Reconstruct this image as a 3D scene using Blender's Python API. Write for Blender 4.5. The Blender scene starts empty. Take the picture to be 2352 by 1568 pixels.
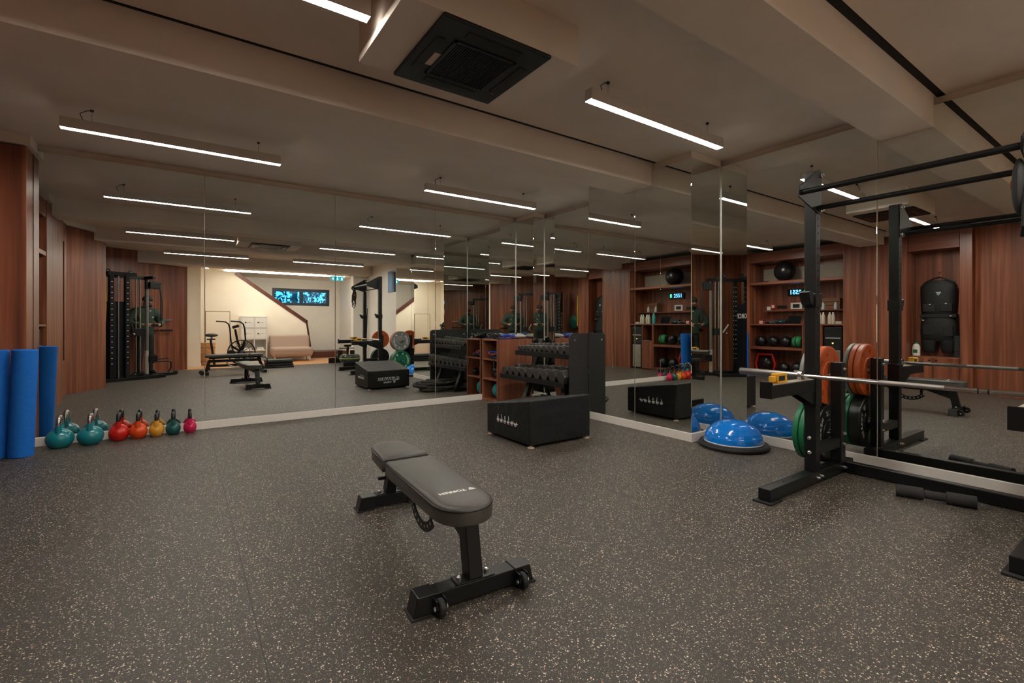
import bpy, bmesh, math, random
from mathutils import Vector, Matrix, Euler
random.seed(7)
PI = math.pi
scene = bpy.context.scene
COL = scene.collection
# ------------------------------------------------------------------ camera, world, exposure
YAW = 34.68
cam = bpy.data.cameras.new('camera'); cam_o = bpy.data.objects.new('camera', cam); COL.objects.link(cam_o)
cam_o.location = (0, 0, 1.12); cam_o.rotation_euler = (PI/2, 0, math.radians(-YAW))
cam.sensor_width = 36.0; cam.lens = 1089.08*36/2352; cam.shift_y = -(784-742.94)/2352
cam.clip_start = 0.02; cam.clip_end = 200
scene.camera = cam_o
scene.view_settings.view_transform = 'Standard'
scene.view_settings.look = 'None'
scene.view_settings.exposure = 0.76
scene.view_settings.gamma = 1.0
scene.view_settings.use_curve_mapping = False
scene.cycles.max_bounces = 16; scene.cycles.glossy_bounces = 12; scene.cycles.diffuse_bounces = 6
scene.cycles.transmission_bounces = 8; scene.cycles.transparent_max_bounces = 12
scene.cycles.use_denoising = True
scene.cycles.sample_clamp_indirect = 6.0
world = bpy.data.worlds.new('world'); scene.world = world; world.use_nodes = True
wn = world.node_tree
bg = wn.nodes['Background']; bg.inputs[1].default_value = 9.0
sky = wn.nodes.new('ShaderNodeTexSky'); sky.sky_type = 'HOSEK_WILKIE' if hasattr(sky, 'turbidity') else sky.sky_type
try:
    sky.sun_direction = (0.3, 0.6, 0.75); sky.turbidity = 3.0
except Exception: pass
tint = wn.nodes.new('ShaderNodeMixRGB'); tint.blend_type = 'MULTIPLY'; tint.inputs[0].default_value = 1
tint.inputs[2].default_value = (0.16, 0.62, 1.0, 1)
wn.links.new(sky.outputs[0], tint.inputs[1]); wn.links.new(tint.outputs[0], bg.inputs[0])
LED = 60.0        # radiance of the LED diffusers
def area(name, loc, rot, sx, sy, power, color):
    l = bpy.data.lights.new(name, 'AREA'); l.shape = 'RECTANGLE'; l.size = sx; l.size_y = sy; l.energy = power; l.color = color
    o = bpy.data.objects.new(name, l); COL.objects.link(o); o.location = loc; o.rotation_euler = rot; return o

# ------------------------------------------------------------------ dimensions (metres, from the photograph)
M1Y = 6.0186; X2 = 3.954; X3 = 4.4425; EY = 2.7266; DY = 4.1145; AX = 4.2364; BY = 5.5678
H = 2.761; ZT = 2.696; ZB = 0.080; BEAM = 2.536

# ------------------------------------------------------------------ materials
MATS = {}
def mat(name, col, rough=0.5, metal=0.0, emit=None, estr=0.0, noise=0.0, nscale=30.0, bump=0.0, bscale=200.0, bdist=0.002, spec=None, coat=0.0):
    if name in MATS: return MATS[name]
    m = bpy.data.materials.new(name); m.use_nodes = True; nt = m.node_tree; b = nt.nodes['Principled BSDF']
    b.inputs['Base Color'].default_value = (*col, 1); b.inputs['Roughness'].default_value = rough; b.inputs['Metallic'].default_value = metal
    if spec is not None: b.inputs['Specular IOR Level'].default_value = spec
    if coat: b.inputs['Coat Weight'].default_value = coat; b.inputs['Coat Roughness'].default_value = 0.08
    if emit: b.inputs['Emission Color'].default_value = (*emit, 1); b.inputs['Emission Strength'].default_value = estr
    if noise or bump:
        tc = nt.nodes.new('ShaderNodeTexCoord')
    if noise:
        n = nt.nodes.new('ShaderNodeTexNoise'); n.inputs['Scale'].default_value = nscale; n.inputs['Detail'].default_value = 4
        nt.links.new(tc.outputs['Object'], n.inputs['Vector'])
        r = nt.nodes.new('ShaderNodeValToRGB')
        r.color_ramp.elements[0].position = 0.3; r.color_ramp.elements[1].position = 0.7
        r.color_ramp.elements[0].color = (*[c*(1-noise) for c in col], 1); r.color_ramp.elements[1].color = (*[min(1, c*(1+noise)) for c in col], 1)
        nt.links.new(n.outputs['Fac'], r.inputs[0]); nt.links.new(r.outputs[0], b.inputs['Base Color'])
    if bump:
        n2 = nt.nodes.new('ShaderNodeTexNoise'); n2.inputs['Scale'].default_value = bscale
        nt.links.new(tc.outputs['Object'], n2.inputs['Vector'])
        bp = nt.nodes.new('ShaderNodeBump'); bp.inputs['Strength'].default_value = bump; bp.inputs['Distance'].default_value = bdist
        nt.links.new(n2.outputs['Fac'], bp.inputs['Height']); nt.links.new(bp.outputs[0], b.inputs['Normal'])
    MATS[name] = m; return m

def wood_mat(name, dark, mid, light, across=14.0, along=0.55, rough=0.42, axis='Z'):
    m = bpy.data.materials.new(name); m.use_nodes = True; nt = m.node_tree; b = nt.nodes['Principled BSDF']
    g = nt.nodes.new('ShaderNodeNewGeometry'); mp = nt.nodes.new('ShaderNodeMapping')
    mp.inputs['Scale'].default_value = (across, across, along) if axis == 'Z' else ((along, across, across) if axis == 'X' else (across, along, across))
    nt.links.new(g.outputs['Position'], mp.inputs['Vector'])
    n = nt.nodes.new('ShaderNodeTexNoise'); n.inputs['Scale'].default_value = 1.0; n.inputs['Detail'].default_value = 6; n.inputs['Distortion'].default_value = 0.35
    nt.links.new(mp.outputs[0], n.inputs['Vector'])
    r = nt.nodes.new('ShaderNodeValToRGB'); e = r.color_ramp.elements
    e[0].position = 0.28; e[0].color = (*dark, 1); e[1].position = 0.72; e[1].color = (*light, 1)
    k = e.new(0.5); k.color = (*mid, 1)
    nt.links.new(n.outputs['Fac'], r.inputs[0]); nt.links.new(r.outputs[0], b.inputs['Base Color'])
    b.inputs['Roughness'].default_value = rough
    MATS[name] = m; return m

def rubber_floor():
    m = bpy.data.materials.new('speckled rubber'); m.use_nodes = True; nt = m.node_tree; b = nt.nodes['Principled BSDF']
    L = nt.links.new
    g = nt.nodes.new('ShaderNodeNewGeometry')
    base = nt.nodes.new('ShaderNodeTexNoise'); base.inputs['Scale'].default_value = 1.3; base.inputs['Detail'].default_value = 3
    L(g.outputs['Position'], base.inputs['Vector'])
    r0 = nt.nodes.new('ShaderNodeValToRGB'); r0.color_ramp.elements[0].color = (0.027, 0.0237, 0.0200, 1); r0.color_ramp.elements[1].color = (0.042, 0.0365, 0.0300, 1)
    L(base.outputs['Fac'], r0.inputs[0])
    cur = r0.outputs[0]
    for sc, keep, thr, colr in ((112.0, 0.22, 0.37, (0.68, 0.57, 0.43)), (215.0, 0.38, 0.41, (0.34, 0.275, 0.205)), (110.0, 0.93, 0.34, (0.45, 0.17, 0.09))):
        v = nt.nodes.new('ShaderNodeTexVoronoi'); v.inputs['Scale'].default_value = sc; v.inputs['Randomness'].default_value = 1.0
        ns = nt.nodes.new('ShaderNodeTexNoise'); ns.inputs['Scale'].default_value = sc*1.3
        ad = nt.nodes.new('ShaderNodeVectorMath'); ad.operation = 'MULTIPLY_ADD'; ad.inputs[1].default_value = (0.012,)*3
        L(g.outputs['Position'], ns.inputs['Vector']); L(ns.outputs['Color'], ad.inputs[0]); L(g.outputs['Position'], ad.inputs[2]); L(ad.outputs[0], v.inputs['Vector'])
        sp = nt.nodes.new('ShaderNodeSeparateColor'); L(v.outputs['Color'], sp.inputs[0])
        gt = nt.nodes.new('ShaderNodeMath'); gt.operation = 'GREATER_THAN'; gt.inputs[1].default_value = keep; L(sp.outputs[0], gt.inputs[0])
        sz = nt.nodes.new('ShaderNodeMath'); sz.operation = 'MULTIPLY'; sz.inputs[1].default_value = thr; L(sp.outputs[1], sz.inputs[0])
        lt = nt.nodes.new('ShaderNodeMath'); lt.operation = 'LESS_THAN'; L(v.outputs['Distance'], lt.inputs[0]); L(sz.outputs[0], lt.inputs[1])
        mu = nt.nodes.new('ShaderNodeMath'); mu.operation = 'MULTIPLY'; L(gt.outputs[0], mu.inputs[0]); L(lt.outputs[0], mu.inputs[1])
        mx = nt.nodes.new('ShaderNodeMixRGB'); L(mu.outputs[0], mx.inputs[0]); L(cur, mx.inputs[1]); mx.inputs[2].default_value = (*colr, 1)
        cur = mx.outputs[0]
    sx = nt.nodes.new('ShaderNodeSeparateXYZ'); L(g.outputs['Position'], sx.inputs[0])
    a = nt.nodes.new('ShaderNodeMath'); a.operation = 'ADD'; a.inputs[1].default_value = 10-0.222+0.002; L(sx.outputs[0], a.inputs[0])
    md = nt.nodes.new('ShaderNodeMath'); md.operation = 'MODULO'; md.inputs[1].default_value = 1.25; L(a.outputs[0], md.inputs[0])
    lt = nt.nodes.new('ShaderNodeMath'); lt.operation = 'LESS_THAN'; lt.inputs[1].default_value = 0.004; L(md.outputs[0], lt.inputs[0])
    mx = nt.nodes.new('ShaderNodeMixRGB'); L(lt.outputs[0], mx.inputs[0]); L(cur, mx.inputs[1]); mx.inputs[2].default_value = (0.008, 0.008, 0.008, 1)
    L(mx.outputs[0], b.inputs['Base Color'])
    b.inputs['Roughness'].default_value = 0.52
    n2 = nt.nodes.new('ShaderNodeTexNoise'); n2.inputs['Scale'].default_value = 260; L(g.outputs['Position'], n2.inputs['Vector'])
    bp = nt.nodes.new('ShaderNodeBump'); bp.inputs['Strength'].default_value = 0.35; bp.inputs['Distance'].default_value = 0.002
    L(n2.outputs['Fac'], bp.inputs['Height']); L(bp.outputs[0], b.inputs['Normal'])
    MATS['rubber_floor'] = m; return m

def mirror_mat():
    m = bpy.data.materials.new('mirror'); m.use_nodes = True; nt = m.node_tree; b = nt.nodes['Principled BSDF']
    b.inputs['Base Color'].default_value = (0.80, 0.83, 0.80, 1); b.inputs['Metallic'].default_value = 1.0; b.inputs['Roughness'].default_value = 0.0
    MATS['mirror'] = m; return m

FLOOR = rubber_floor(); MIRROR = mirror_mat()
WOOD = wood_mat('walnut', (0.095, 0.027, 0.013), (0.215, 0.063, 0.030), (0.37, 0.125, 0.060), rough=0.36)
WOODH = wood_mat('walnut flat', (0.12, 0.036, 0.018), (0.195, 0.058, 0.029), (0.28, 0.092, 0.046), axis='Y')
WOODC = wood_mat('cherry board', (0.14, 0.045, 0.024), (0.235, 0.078, 0.040), (0.34, 0.125, 0.066), across=20)
OAK = wood_mat('vinyl oak', (0.42, 0.20, 0.09), (0.55, 0.28, 0.13), (0.62, 0.34, 0.17), across=9, along=0.8, axis='X')
RAILW = wood_mat('dark rail', (0.055, 0.014, 0.008), (0.085, 0.022, 0.012), (0.12, 0.034, 0.018))
PLASTER = mat('grey plaster', (0.72, 0.63, 0.54), 0.9, noise=0.04, nscale=3, bump=0.15, bscale=120)
CREAM = mat('cream paint', (0.78, 0.71, 0.60), 0.85, noise=0.02, nscale=4)
WHITEP = mat('white paint', (0.78, 0.75, 0.69), 0.7, noise=0.02, nscale=6)
SKIRT = mat('white skirting', (0.78, 0.74, 0.68), 0.45, noise=0.02, nscale=20)
BLACKM = mat('black powder coat', (0.0062, 0.0065, 0.0068), 0.40, spec=0.35, noise=0.15, nscale=200, bump=0.08, bscale=900)
BLACKP = mat('black plastic', (0.005, 0.0052, 0.0056), 0.40, noise=0.1, nscale=90)
BLACKR = mat('black rubber', (0.009, 0.009, 0.009), 0.68, noise=0.2, nscale=120)
VINYL = mat('black vinyl', (0.054, 0.050, 0.044), 0.42, noise=0.08, nscale=60, bump=0.18, bscale=500)
FABRIC = mat('black cover cloth', (0.0085, 0.0085, 0.0083), 0.52, spec=0.4, noise=0.12, nscale=40, bump=0.55, bscale=9, bdist=0.02)
ACBLACK = mat('matte black panel', (0.006, 0.007, 0.008), 0.6, noise=0.1, nscale=70)
STEEL = mat('chrome steel', (0.52, 0.51, 0.49), 0.2, 1.0, noise=0.05, nscale=120)
STEELD = mat('worn bar steel', (0.30, 0.29, 0.28), 0.30, 1.0, noise=0.12, nscale=160)
BOLT = mat('zinc bolt', (0.72, 0.72, 0.70), 0.3, 1.0, noise=0.05, nscale=90)
WHITEL = mat('white print', (0.85, 0.83, 0.80), 0.6, noise=0.02, nscale=90)
GREYL = mat('grey print', (0.30, 0.30, 0.30), 0.6, noise=0.02, nscale=90)
LEDM = mat('led diffuser', (0.9, 0.9, 0.88), 0.5, emit=(1.0, 0.93, 0.84), estr=LED, noise=0.01, nscale=5)
HOUSE = mat('lamp housing', (0.55, 0.50, 0.45), 0.5, noise=0.03, nscale=30)

# ------------------------------------------------------------------ mesh helpers
class MB:
    def __init__(s): s.bm = bmesh.new()
    def box(s, x0, x1, y0, y1, z0, z1, M=None):
        vs = [s.bm.verts.new(v) for v in ((x0,y0,z0),(x1,y0,z0),(x1,y1,z0),(x0,y1,z0),(x0,y0,z1),(x1,y0,z1),(x1,y1,z1),(x0,y1,z1))]
        for f in ((0,3,2,1),(4,5,6,7),(0,1,5,4),(1,2,6,5),(2,3,7,6),(3,0,4,7)): s.bm.faces.new([vs[i] for i in f])
        if M is not None:
            for v in vs: v.co = M @ v.co
        return s
    def bar(s, p0, p1, w, h, up=(0,0,1)):
        p0, p1 = Vector(p0), Vector(p1); d = (p1-p0); L = d.length; z = d.normalized(); u = Vector(up)
        if abs(z.dot(u)) > 0.99: u = Vector((1,0,0))
        x = z.cross(u).normalized(); y = x.cross(z).normalized()
        M = Matrix(((x.x,y.x,z.x,p0.x),(x.y,y.y,z.y,p0.y),(x.z,y.z,z.z,p0.z),(0,0,0,1)))
        return s.box(-w/2, w/2, -h/2, h/2, 0, L, M)
    def prism(s, pts, t0, t1, axis='Z'):
        def P(a, b, t): return {'Z': (a,b,t), 'Y': (a,t,b), 'X': (t,a,b)}[axis]
        A = [s.bm.verts.new(P(a,b,t0)) for a,b in pts]; B = [s.bm.verts.new(P(a,b,t1)) for a,b in pts]
        n = len(pts)
        s.bm.faces.new(A[::-1]); s.bm.faces.new(B)
        for i in range(n): s.bm.faces.new((A[i], A[(i+1)%n], B[(i+1)%n], B[i]))
        return s
    def tube(s, path, r, seg=10, closed=False, caps=True):
        path = [Vector(p) for p in path]; n = len(path); rings = []
        t0 = (path[1]-path[0]).normalized(); ref = Vector((0,0,1)) if abs(t0.z) < 0.9 else Vector((1,0,0))
        u = t0.cross(ref).normalized()
        for i, p in enumerate(path):
            a = path[(i-1)%n] if (closed or i > 0) else p; b = path[(i+1)%n] if (closed or i < n-1) else p
            t = (b-a).normalized(); u = (u - t*u.dot(t)).normalized(); v = t.cross(u)
            rr = r[i] if isinstance(r, (list, tuple)) else r
            rings.append([s.bm.verts.new(p + (u*math.cos(2*PI*k/seg) + v*math.sin(2*PI*k/seg))*rr) for k in range(seg)])
        for i in range(n if closed else n-1):
            A, B = rings[i], rings[(i+1)%n]
            for k in range(seg): s.bm.faces.new((A[k], A[(k+1)%seg], B[(k+1)%seg], B[k]))
        if caps and not closed: s.bm.faces.new(rings[0][::-1]); s.bm.faces.new(rings[-1])
        return s
    def cyl(s, p0, p1, r, seg=20): return s.tube([p0, p1], r, seg)
    def lathe(s, prof, c=(0,0,0), axis='Z', seg=32, caps=True):
        c = Vector(c); rings = []
        for r, h in prof:
            ring = []
            for k in range(seg):
                a = 2*PI*k/seg; q = (r*math.cos(a), r*math.sin(a), h)
                if axis == 'Y': q = (q[0], q[2], -q[1])
                if axis == 'X': q = (q[2], q[0], q[1])
                ring.append(s.bm.verts.new(c + Vector(q)))
            rings.append(ring)
        for A, B in zip(rings, rings[1:]):
            for k in range(seg): s.bm.faces.new((A[k], A[(k+1)%seg], B[(k+1)%seg], B[k]))
        if caps: s.bm.faces.new(rings[0][::-1]); s.bm.faces.new(rings[-1])
        return s
    def ball(s, c, rx, ry=None, rz=None, seg=24, rings=14):
        ry = ry or rx; rz = rz or rx
        prof = [(math.sin(PI*i/rings)*1.0 + 1e-4, -math.cos(PI*i/rings)) for i in range(rings+1)]
        n0 = len(s.bm.verts); s.lathe(prof, seg=seg)
        s.bm.verts.ensure_lookup_table()
        for v in s.bm.verts[n0:]: v.co = Vector((v.co.x*rx+c[0], v.co.y*ry+c[1], v.co.z*rz+c[2]))
        return s
    def xf(s, M):
        for v in s.bm.verts: v.co = M @ v.co
        return s
    def build(s, name, m, parent=None, smooth=False, bevel=0.0, seg=2, loc=None, rot=None, subsurf=0):
        bmesh.ops.remove_doubles(s.bm, verts=s.bm.verts, dist=1e-6)
        bmesh.ops.recalc_face_normals(s.bm, faces=s.bm.faces)
        me = bpy.data.meshes.new(name); s.bm.to_mesh(me); s.bm.free()
        o = bpy.data.objects.new(name, me); COL.objects.link(o)
        for mm in (m if isinstance(m, (list, tuple)) else [m]): me.materials.append(mm)
        if smooth:
            for p in me.polygons: p.use_smooth = True
            try: me.set_sharp_from_angle(angle=math.radians(38))
            except Exception: pass
        if bevel:
            b = o.modifiers.new('bevel', 'BEVEL'); b.width = bevel; b.segments = seg; b.limit_method = 'ANGLE'; b.angle_limit = math.radians(35)
        if subsurf:
            q = o.modifiers.new('sub', 'SUBSURF'); q.levels = subsurf; q.render_levels = subsurf
        if parent: o.parent = parent
        if loc: o.location = loc
        if rot: o.rotation_euler = rot
        return o
def rbox(name, dims, m, parent=None, bevel=0.004, **k):
    return MB().box(*dims).build(name, m, parent, bevel=bevel, **k)
def tag(o, label, cat, group=None):
    o['label'] = label; o['category'] = cat
    if group: o['group'] = group
    return o
def thing(name, label, cat, loc=(0,0,0), rz=0, group=None):
    o = bpy.data.objects.new(name, None); COL.objects.link(o); o.empty_display_size = 0.1
    o.location = loc; o.rotation_euler = (0, 0, rz); return tag(o, label, cat, group)
def struct(o): o['kind'] = 'structure'; return o
def dup(root, loc, rz=None, label=None, group=None):
    r = root.copy(); COL.objects.link(r); r.location = loc
    if rz is not None: r.rotation_euler = (0, 0, rz)
    if label: r['label'] = label
    if group: r['group'] = group
    for ch in list(root.children):
        c = ch.copy(); COL.objects.link(c); c.parent = r
        for g in ch.children:
            d = g.copy(); COL.objects.link(d); d.parent = c
    return r
def text(name, body, size, m, parent, M, extrude=0.0006, align='CENTER', sx=1.0, bold=0.0):
    c = bpy.data.curves.new(name, 'FONT'); c.body = body; c.size = size; c.extrude = extrude; c.align_x = align; c.align_y = 'CENTER'
    c.offset = bold; c.materials.append(m)
    c.resolution_u = 3; o_ = bpy.data.objects.new(name, c); COL.objects.link(o_); me = bpy.data.meshes.new_from_object(o_); bpy.data.objects.remove(o_); bpy.data.curves.remove(c)
    me.name = name; o = bpy.data.objects.new(name, me); COL.objects.link(o); o.parent = parent
    o.matrix_local = M @ Matrix.Diagonal((sx, 1, 1, 1)); return o
def frame(o, x, y):        # matrix with text x and text y axes at origin o
    x = Vector(x).normalized(); y = Vector(y).normalized(); z = x.cross(y)
    return Matrix(((x.x,y.x,z.x,o[0]),(x.y,y.y,z.y,o[1]),(x.z,y.z,z.z,o[2]),(0,0,0,1)))
def arc(c, r, a0, a1, n, plane='XZ'):
    out = []
    for i in range(n+1):
        a = math.radians(a0 + (a1-a0)*i/n); p, q = r*math.cos(a), r*math.sin(a)
        out.append({'XZ': (c[0]+p, c[1], c[2]+q), 'XY': (c[0]+p, c[1]+q, c[2]), 'YZ': (c[0], c[1]+p, c[2]+q)}[plane])
    return out
def rrect(x0, x1, y0, y1, r, n=5):
    pts = []
    for cx, cy, a in ((x1-r, y0+r, -90), (x1-r, y1-r, 0), (x0+r, y1-r, 90), (x0+r, y0+r, 180)):
        for i in range(n+1):
            t = math.radians(a + 90*i/n); pts.append((cx+r*math.cos(t), cy+r*math.sin(t)))
    return pts

# ================================================================== STRUCTURE
def S(name, dims, m, bevel=0.0): return struct(rbox(name, dims, m, bevel=bevel))
S('floor', (-2.3, 4.75, -1.95, 6.15, -0.1, 0.0), FLOOR)
S('floor_hall', (-0.2, 5.2, -5.6, -1.95, -0.1, 0.0), OAK)
cb = MB(); cb.box(-2.3, 5.2, -1.95, 1.026, H, H+0.12); cb.box(-2.3, 5.2, 1.081, 3.134, H, H+0.12); cb.box(-2.3, 5.2, 3.187, 6.15, H, H+0.12); cb.box(-2.3, 5.2, -1.95, 6.15, H+0.12, H+0.2)
struct(cb.build('ceiling', PLASTER))
SLOT_SHADE = mat('painted slot shade', (0.012, 0.011, 0.010), 0.9, noise=0.1, nscale=20)  # shade of the beam slots, put into the colour of strips filling them
S('trim_8', (-2.3, 4.9, 1.026, 1.081, H+0.012, H+0.12), SLOT_SHADE); S('trim_9', (-2.3, 4.9, 3.134, 3.187, H+0.012, H+0.12), SLOT_SHADE)
S('ceiling_hall', (-0.2, 5.2, -5.6, -1.95, 2.62, 2.74), CREAM)
wl = MB(); wl.box(-1.6, 4.75, M1Y+0.006, 6.15, 0, ZT); wl.box(-1.6, 4.75, M1Y+0.055, 6.15, ZT, H); struct(wl.build('wall_mirror_side', PLASTER))
wl = MB(); wl.box(X3+0.006, 4.75, 0.42, M1Y+0.006, 0, ZT); wl.box(X3+0.055, 4.75, 0.42, M1Y+0.006, ZT, H); struct(wl.build('wall_right', PLASTER))
S('pillar_right', (X2+0.006, X3+0.006, EY+0.006, DY-0.001, 0, H), PLASTER)
S('pillar_corner', (AX+0.006, X3+0.006, BY+0.006, M1Y+0.006, 0, H), PLASTER)
# beams
S('beam_1', (-2.0, X2-0.001, 3.187, 3.565, BEAM, H), PLASTER)
S('beam_2', (-2.0, X3-0.001, 1.081, 1.406, BEAM, H), PLASTER)
S('beam_3', (-2.0, 4.9, -1.95, -1.50, 2.50, H), PLASTER)
# right rear: white wall with a deep high window, stub pillar
w = MB(); w.box(4.46, 4.75, -1.95, 0.42, 0, 1.93); w.box(4.46, 4.75, -1.95, -0.22, 1.93, H); w.box(4.46, 4.75, 0.36, 0.42, 1.93, H); w.box(4.46, 4.75, -0.22, 0.36, 2.50, H)
struct(w.build('wall_right_rear', WHITEP))
S('wall_stub', (4.06, 4.46, -2.2, -1.95, 0, H), WHITEP)
# left wall: recess shell + walnut cladding
S('wall_left', (-2.3, -2.2, -1.6, 6.15, 0, H), PLASTER)
S('wall_left_end', (-2.2, -1.127, 5.80, 6.15, 0, 2.66), WOOD, 0.003)
S('trim_1', (-2.2, -1.10, 5.775, 6.03, 2.672, H), PLASTER)
S('wall_left_panel', (-2.2, -1.413, 2.87, 3.83, 0, 2.66), WOOD, 0.003)
S('trim_2', (-2.2, -1.39, 2.84, 3.86, 2.672, H), PLASTER)
S('wall_left_jamb', (-2.2, -1.50, 2.05, 2.20, 0, 2.66), WOOD, 0.003)
a, b = Vector((-1.60, 2.06, 0)), Vector((-1.124, 1.17, 0)); d = (b-a).normalized(); n = Vector((d.y, -d.x, 0))
if n.x > 0: n = -n
p = MB(); q = [a, b, b+n*0.14, a+n*0.14]; p.prism([(v.x, v.y) for v in q], 0, 2.66); struct(p.build('wall_left_slant', WOOD, bevel=0.003))
p = MB(); q = [a-d*0.02-n*0.02, b+d*0.02-n*0.02, b+d*0.02+n*0.2, a-d*0.02+n*0.2]; p.prism([(v.x, v.y) for v in q], 2.672, H); struct(p.build('trim_3', PLASTER))
# back walnut wall (slanted) running to the hall opening
A0 = Vector((0.067, -2.03, 0)); dW = Vector((-0.867, 0.498, 0)); nW = Vector((0.498, 0.867, 0))
q = [A0, A0+dW*2.6, A0+dW*2.6-nW*0.15, A0-nW*0.15]
p = MB(); p.prism([(v.x, v.y) for v in q], 0, H); struct(p.build('wall_back', WOOD))
# recess lining seen past the slant
S('wall_left_recess', (-2.2, -2.12, -1.0, 1.95, 0, H), WOOD)
# hall walls
S('wall_hall_left', (-0.2, 0.06, -5.6, -2.06, 0, 2.62), CREAM)
S('wall_hall_jamb', (0.06, 0.36, -3.0, -2.72, 0, 2.62), CREAM)
S('wall_hall_right', (4.55, 4.75, -5.6, -1.95, 0, 2.62), WHITEP)
# stair wall (sloped top)
p = MB(); p.prism([(0.06, 0), (3.28, 0), (3.28, 0.40), (3.17, 1.16), (1.29, 2.58), (1.29, 2.62), (0.06, 2.62)], -4.12, -3.97, 'Y'); struct(p.build('wall_stair', CREAM))
# far hall wall with window opening
p = MB(); p.box(0.06, 2.39, -5.6, -5.32, 0, 2.62); p.box(4.21, 4.55, -5.6, -5.32, 0, 2.62); p.box(2.39, 4.21, -5.6, -5.32, 0, 1.73); p.box(2.39, 4.21, -5.6, -5.32, 2.30, 2.62)
struct(p.build('wall_hall_far', WHITEP))
S('trim_step', (3.30, 4.55, -5.32, -4.35, 0.0, 0.20), RAILW, 0.01)
S('baseboard_hall', (0.06, 0.37, -2.72, -2.705, 0, 0.09), SKIRT)
S('baseboard_hall_stair', (0.06, 3.27, -3.97, -3.955, 0, 0.09), SKIRT)
# skirtings under the mirrors
bb = 0.014
S('baseboard_mirror', (-1.127, AX, M1Y-bb, M1Y+0.004, 0, ZB), SKIRT, 0.002)
S('baseboard_corner', (AX-bb, AX+0.004, BY-bb, M1Y-bb, 0, ZB), SKIRT, 0.002)
S('baseboard_corner_front', (AX+0.004, X3-bb, BY-bb, BY+0.004, 0, ZB), SKIRT, 0.002)
S('baseboard_right_far', (X3-bb, X3+0.004, DY, BY-bb, 0, ZB), SKIRT, 0.002)
S('baseboard_pillar', (X2-bb, X2+0.004, EY-bb, DY, 0, ZB), SKIRT, 0.002)
S('baseboard_pillar_front', (X2+0.004, X3-bb, EY-bb, EY+0.004, 0, ZB), SKIRT, 0.002)
S('baseboard_right', (X3-bb, X3+0.004, 0.42, EY-bb, 0, ZB), SKIRT, 0.002)
S('baseboard_right_rear', (4.446, 4.464, -1.95, 0.42, 0, ZB), SKIRT, 0.002)
# windows
def window(name, M, w, h, panes):
    r = bpy.data.objects.new(name, None); COL.objects.link(r); r.matrix_world = M; struct(r)
    fr = mat('window frame blue black', (0.02, 0.045, 0.07), 0.4, noise=0.05, nscale=40)
    gl = MATS.get('window glass')
    if not gl:
        gl = bpy.data.materials.new('window glass'); gl.use_nodes = True; nt = gl.node_tree; nt.nodes.clear()
        o = nt.nodes.new('ShaderNodeOutputMaterial'); mx = nt.nodes.new('ShaderNodeMixShader'); t = nt.nodes.new('ShaderNodeBsdfTransparent'); g = nt.nodes.new('ShaderNodeBsdfGlossy')
        t.inputs[0].default_value = (0.80, 0.95, 1.0, 1); g.inputs['Roughness'].default_value = 0.0; mx.inputs[0].default_value = 0.08
        nt.links.new(t.outputs[0], mx.inputs[1]); nt.links.new(g.outputs[0], mx.inputs[2]); nt.links.new(mx.outputs[0], o.inputs[0]); MATS['window glass'] = gl
    f = MB(); k = 0.095
    f.box(0, w, -0.03, 0.03, 0, k); f.box(0, w, -0.03, 0.03, h-k, h); f.box(0, k, -0.03, 0.03, k, h-k); f.box(w-k, w, -0.03, 0.03, k, h-k)
    for i in range(1, panes): f.box(w*i/panes-k*0.6, w*i/panes+k*0.6, -0.03, 0.03, k, h-k)
    f.build('window_frame', fr, r, bevel=0.004)
    for i in range(panes):
        MB().box(w*i/panes+0.02, w*(i+1)/panes-0.02, -0.004, 0.004, 0.02, h-0.02).build('window_pane', gl, r)
    return r
window('window_1', Matrix.Translation((2.39, -5.42, 1.73)), 1.82, 0.57, 2)
window('window_2', Matrix.Translation((4.66, -0.22, 1.93)) @ Matrix.Rotation(PI/2, 4, 'Z'), 0.58, 0.57, 1)
# planting outside the basement windows
LEAF = mat('garden leaves', (0.03, 0.16, 0.12), 0.6, noise=0.5, nscale=9); SOIL = mat('garden wall', (0.35, 0.36, 0.36), 0.9, noise=0.2, nscale=4); TRUNK = mat('bark', (0.16, 0.15, 0.16), 0.9, noise=0.3, nscale=20)
def shrub(name, label, c, sx, sy, sz, n):
    m = MB(); rnd = random.Random(n)
    for i in range(n):
        p = Vector((c[0]+rnd.uniform(-sx, sx), c[1]+rnd.uniform(-sy, sy), c[2]+rnd.uniform(0, sz)))
        R = Euler((rnd.uniform(0, 6), rnd.uniform(0, 6), rnd.uniform(0, 6))).to_matrix().to_4x4(); s = rnd.uniform(0.05, 0.11)
        vs = [m.bm.verts.new((Matrix.Translation(p) @ R) @ Vector(v)) for v in ((-s, 0, 0), (0, -s*0.45, s*0.1), (s, 0, 0), (0, s*0.45, s*0.1))]
        m.bm.faces.new(vs)
    return tag(m.build(name, LEAF), label, 'shrub')
shrub('garden_shrub', 'dark green leafy shrub seen through the left pane of the long hall window', (2.75, -6.9, 1.0), 0.75, 0.25, 1.35, 700)
shrub('garden_shrub', 'dark green leafy shrub seen through the right pane of the long hall window', (4.25, -6.9, 1.0), 0.65, 0.25, 1.35, 600)
shrub('garden_shrub', 'leafy shrub outside the small high window by the power rack', (6.3, 0.1, 1.3), 0.2, 0.9, 1.5, 260)
tag(MB().tube([(3.45, -7.45, 0.6), (3.42, -7.45, 1.6), (3.52, -7.45, 3.2)], [0.12, 0.10, 0.09], 10).build('tree_trunk', TRUNK, smooth=True), 'grey tree trunk outside the long hall window', 'tree')
S('ground_outside', (0, 9, -9, -5.6, 0.5, 0.6), SOIL); S('ground_outside_side', (4.75, 9, -5.6, 4, 0.5, 0.6), SOIL)

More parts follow.
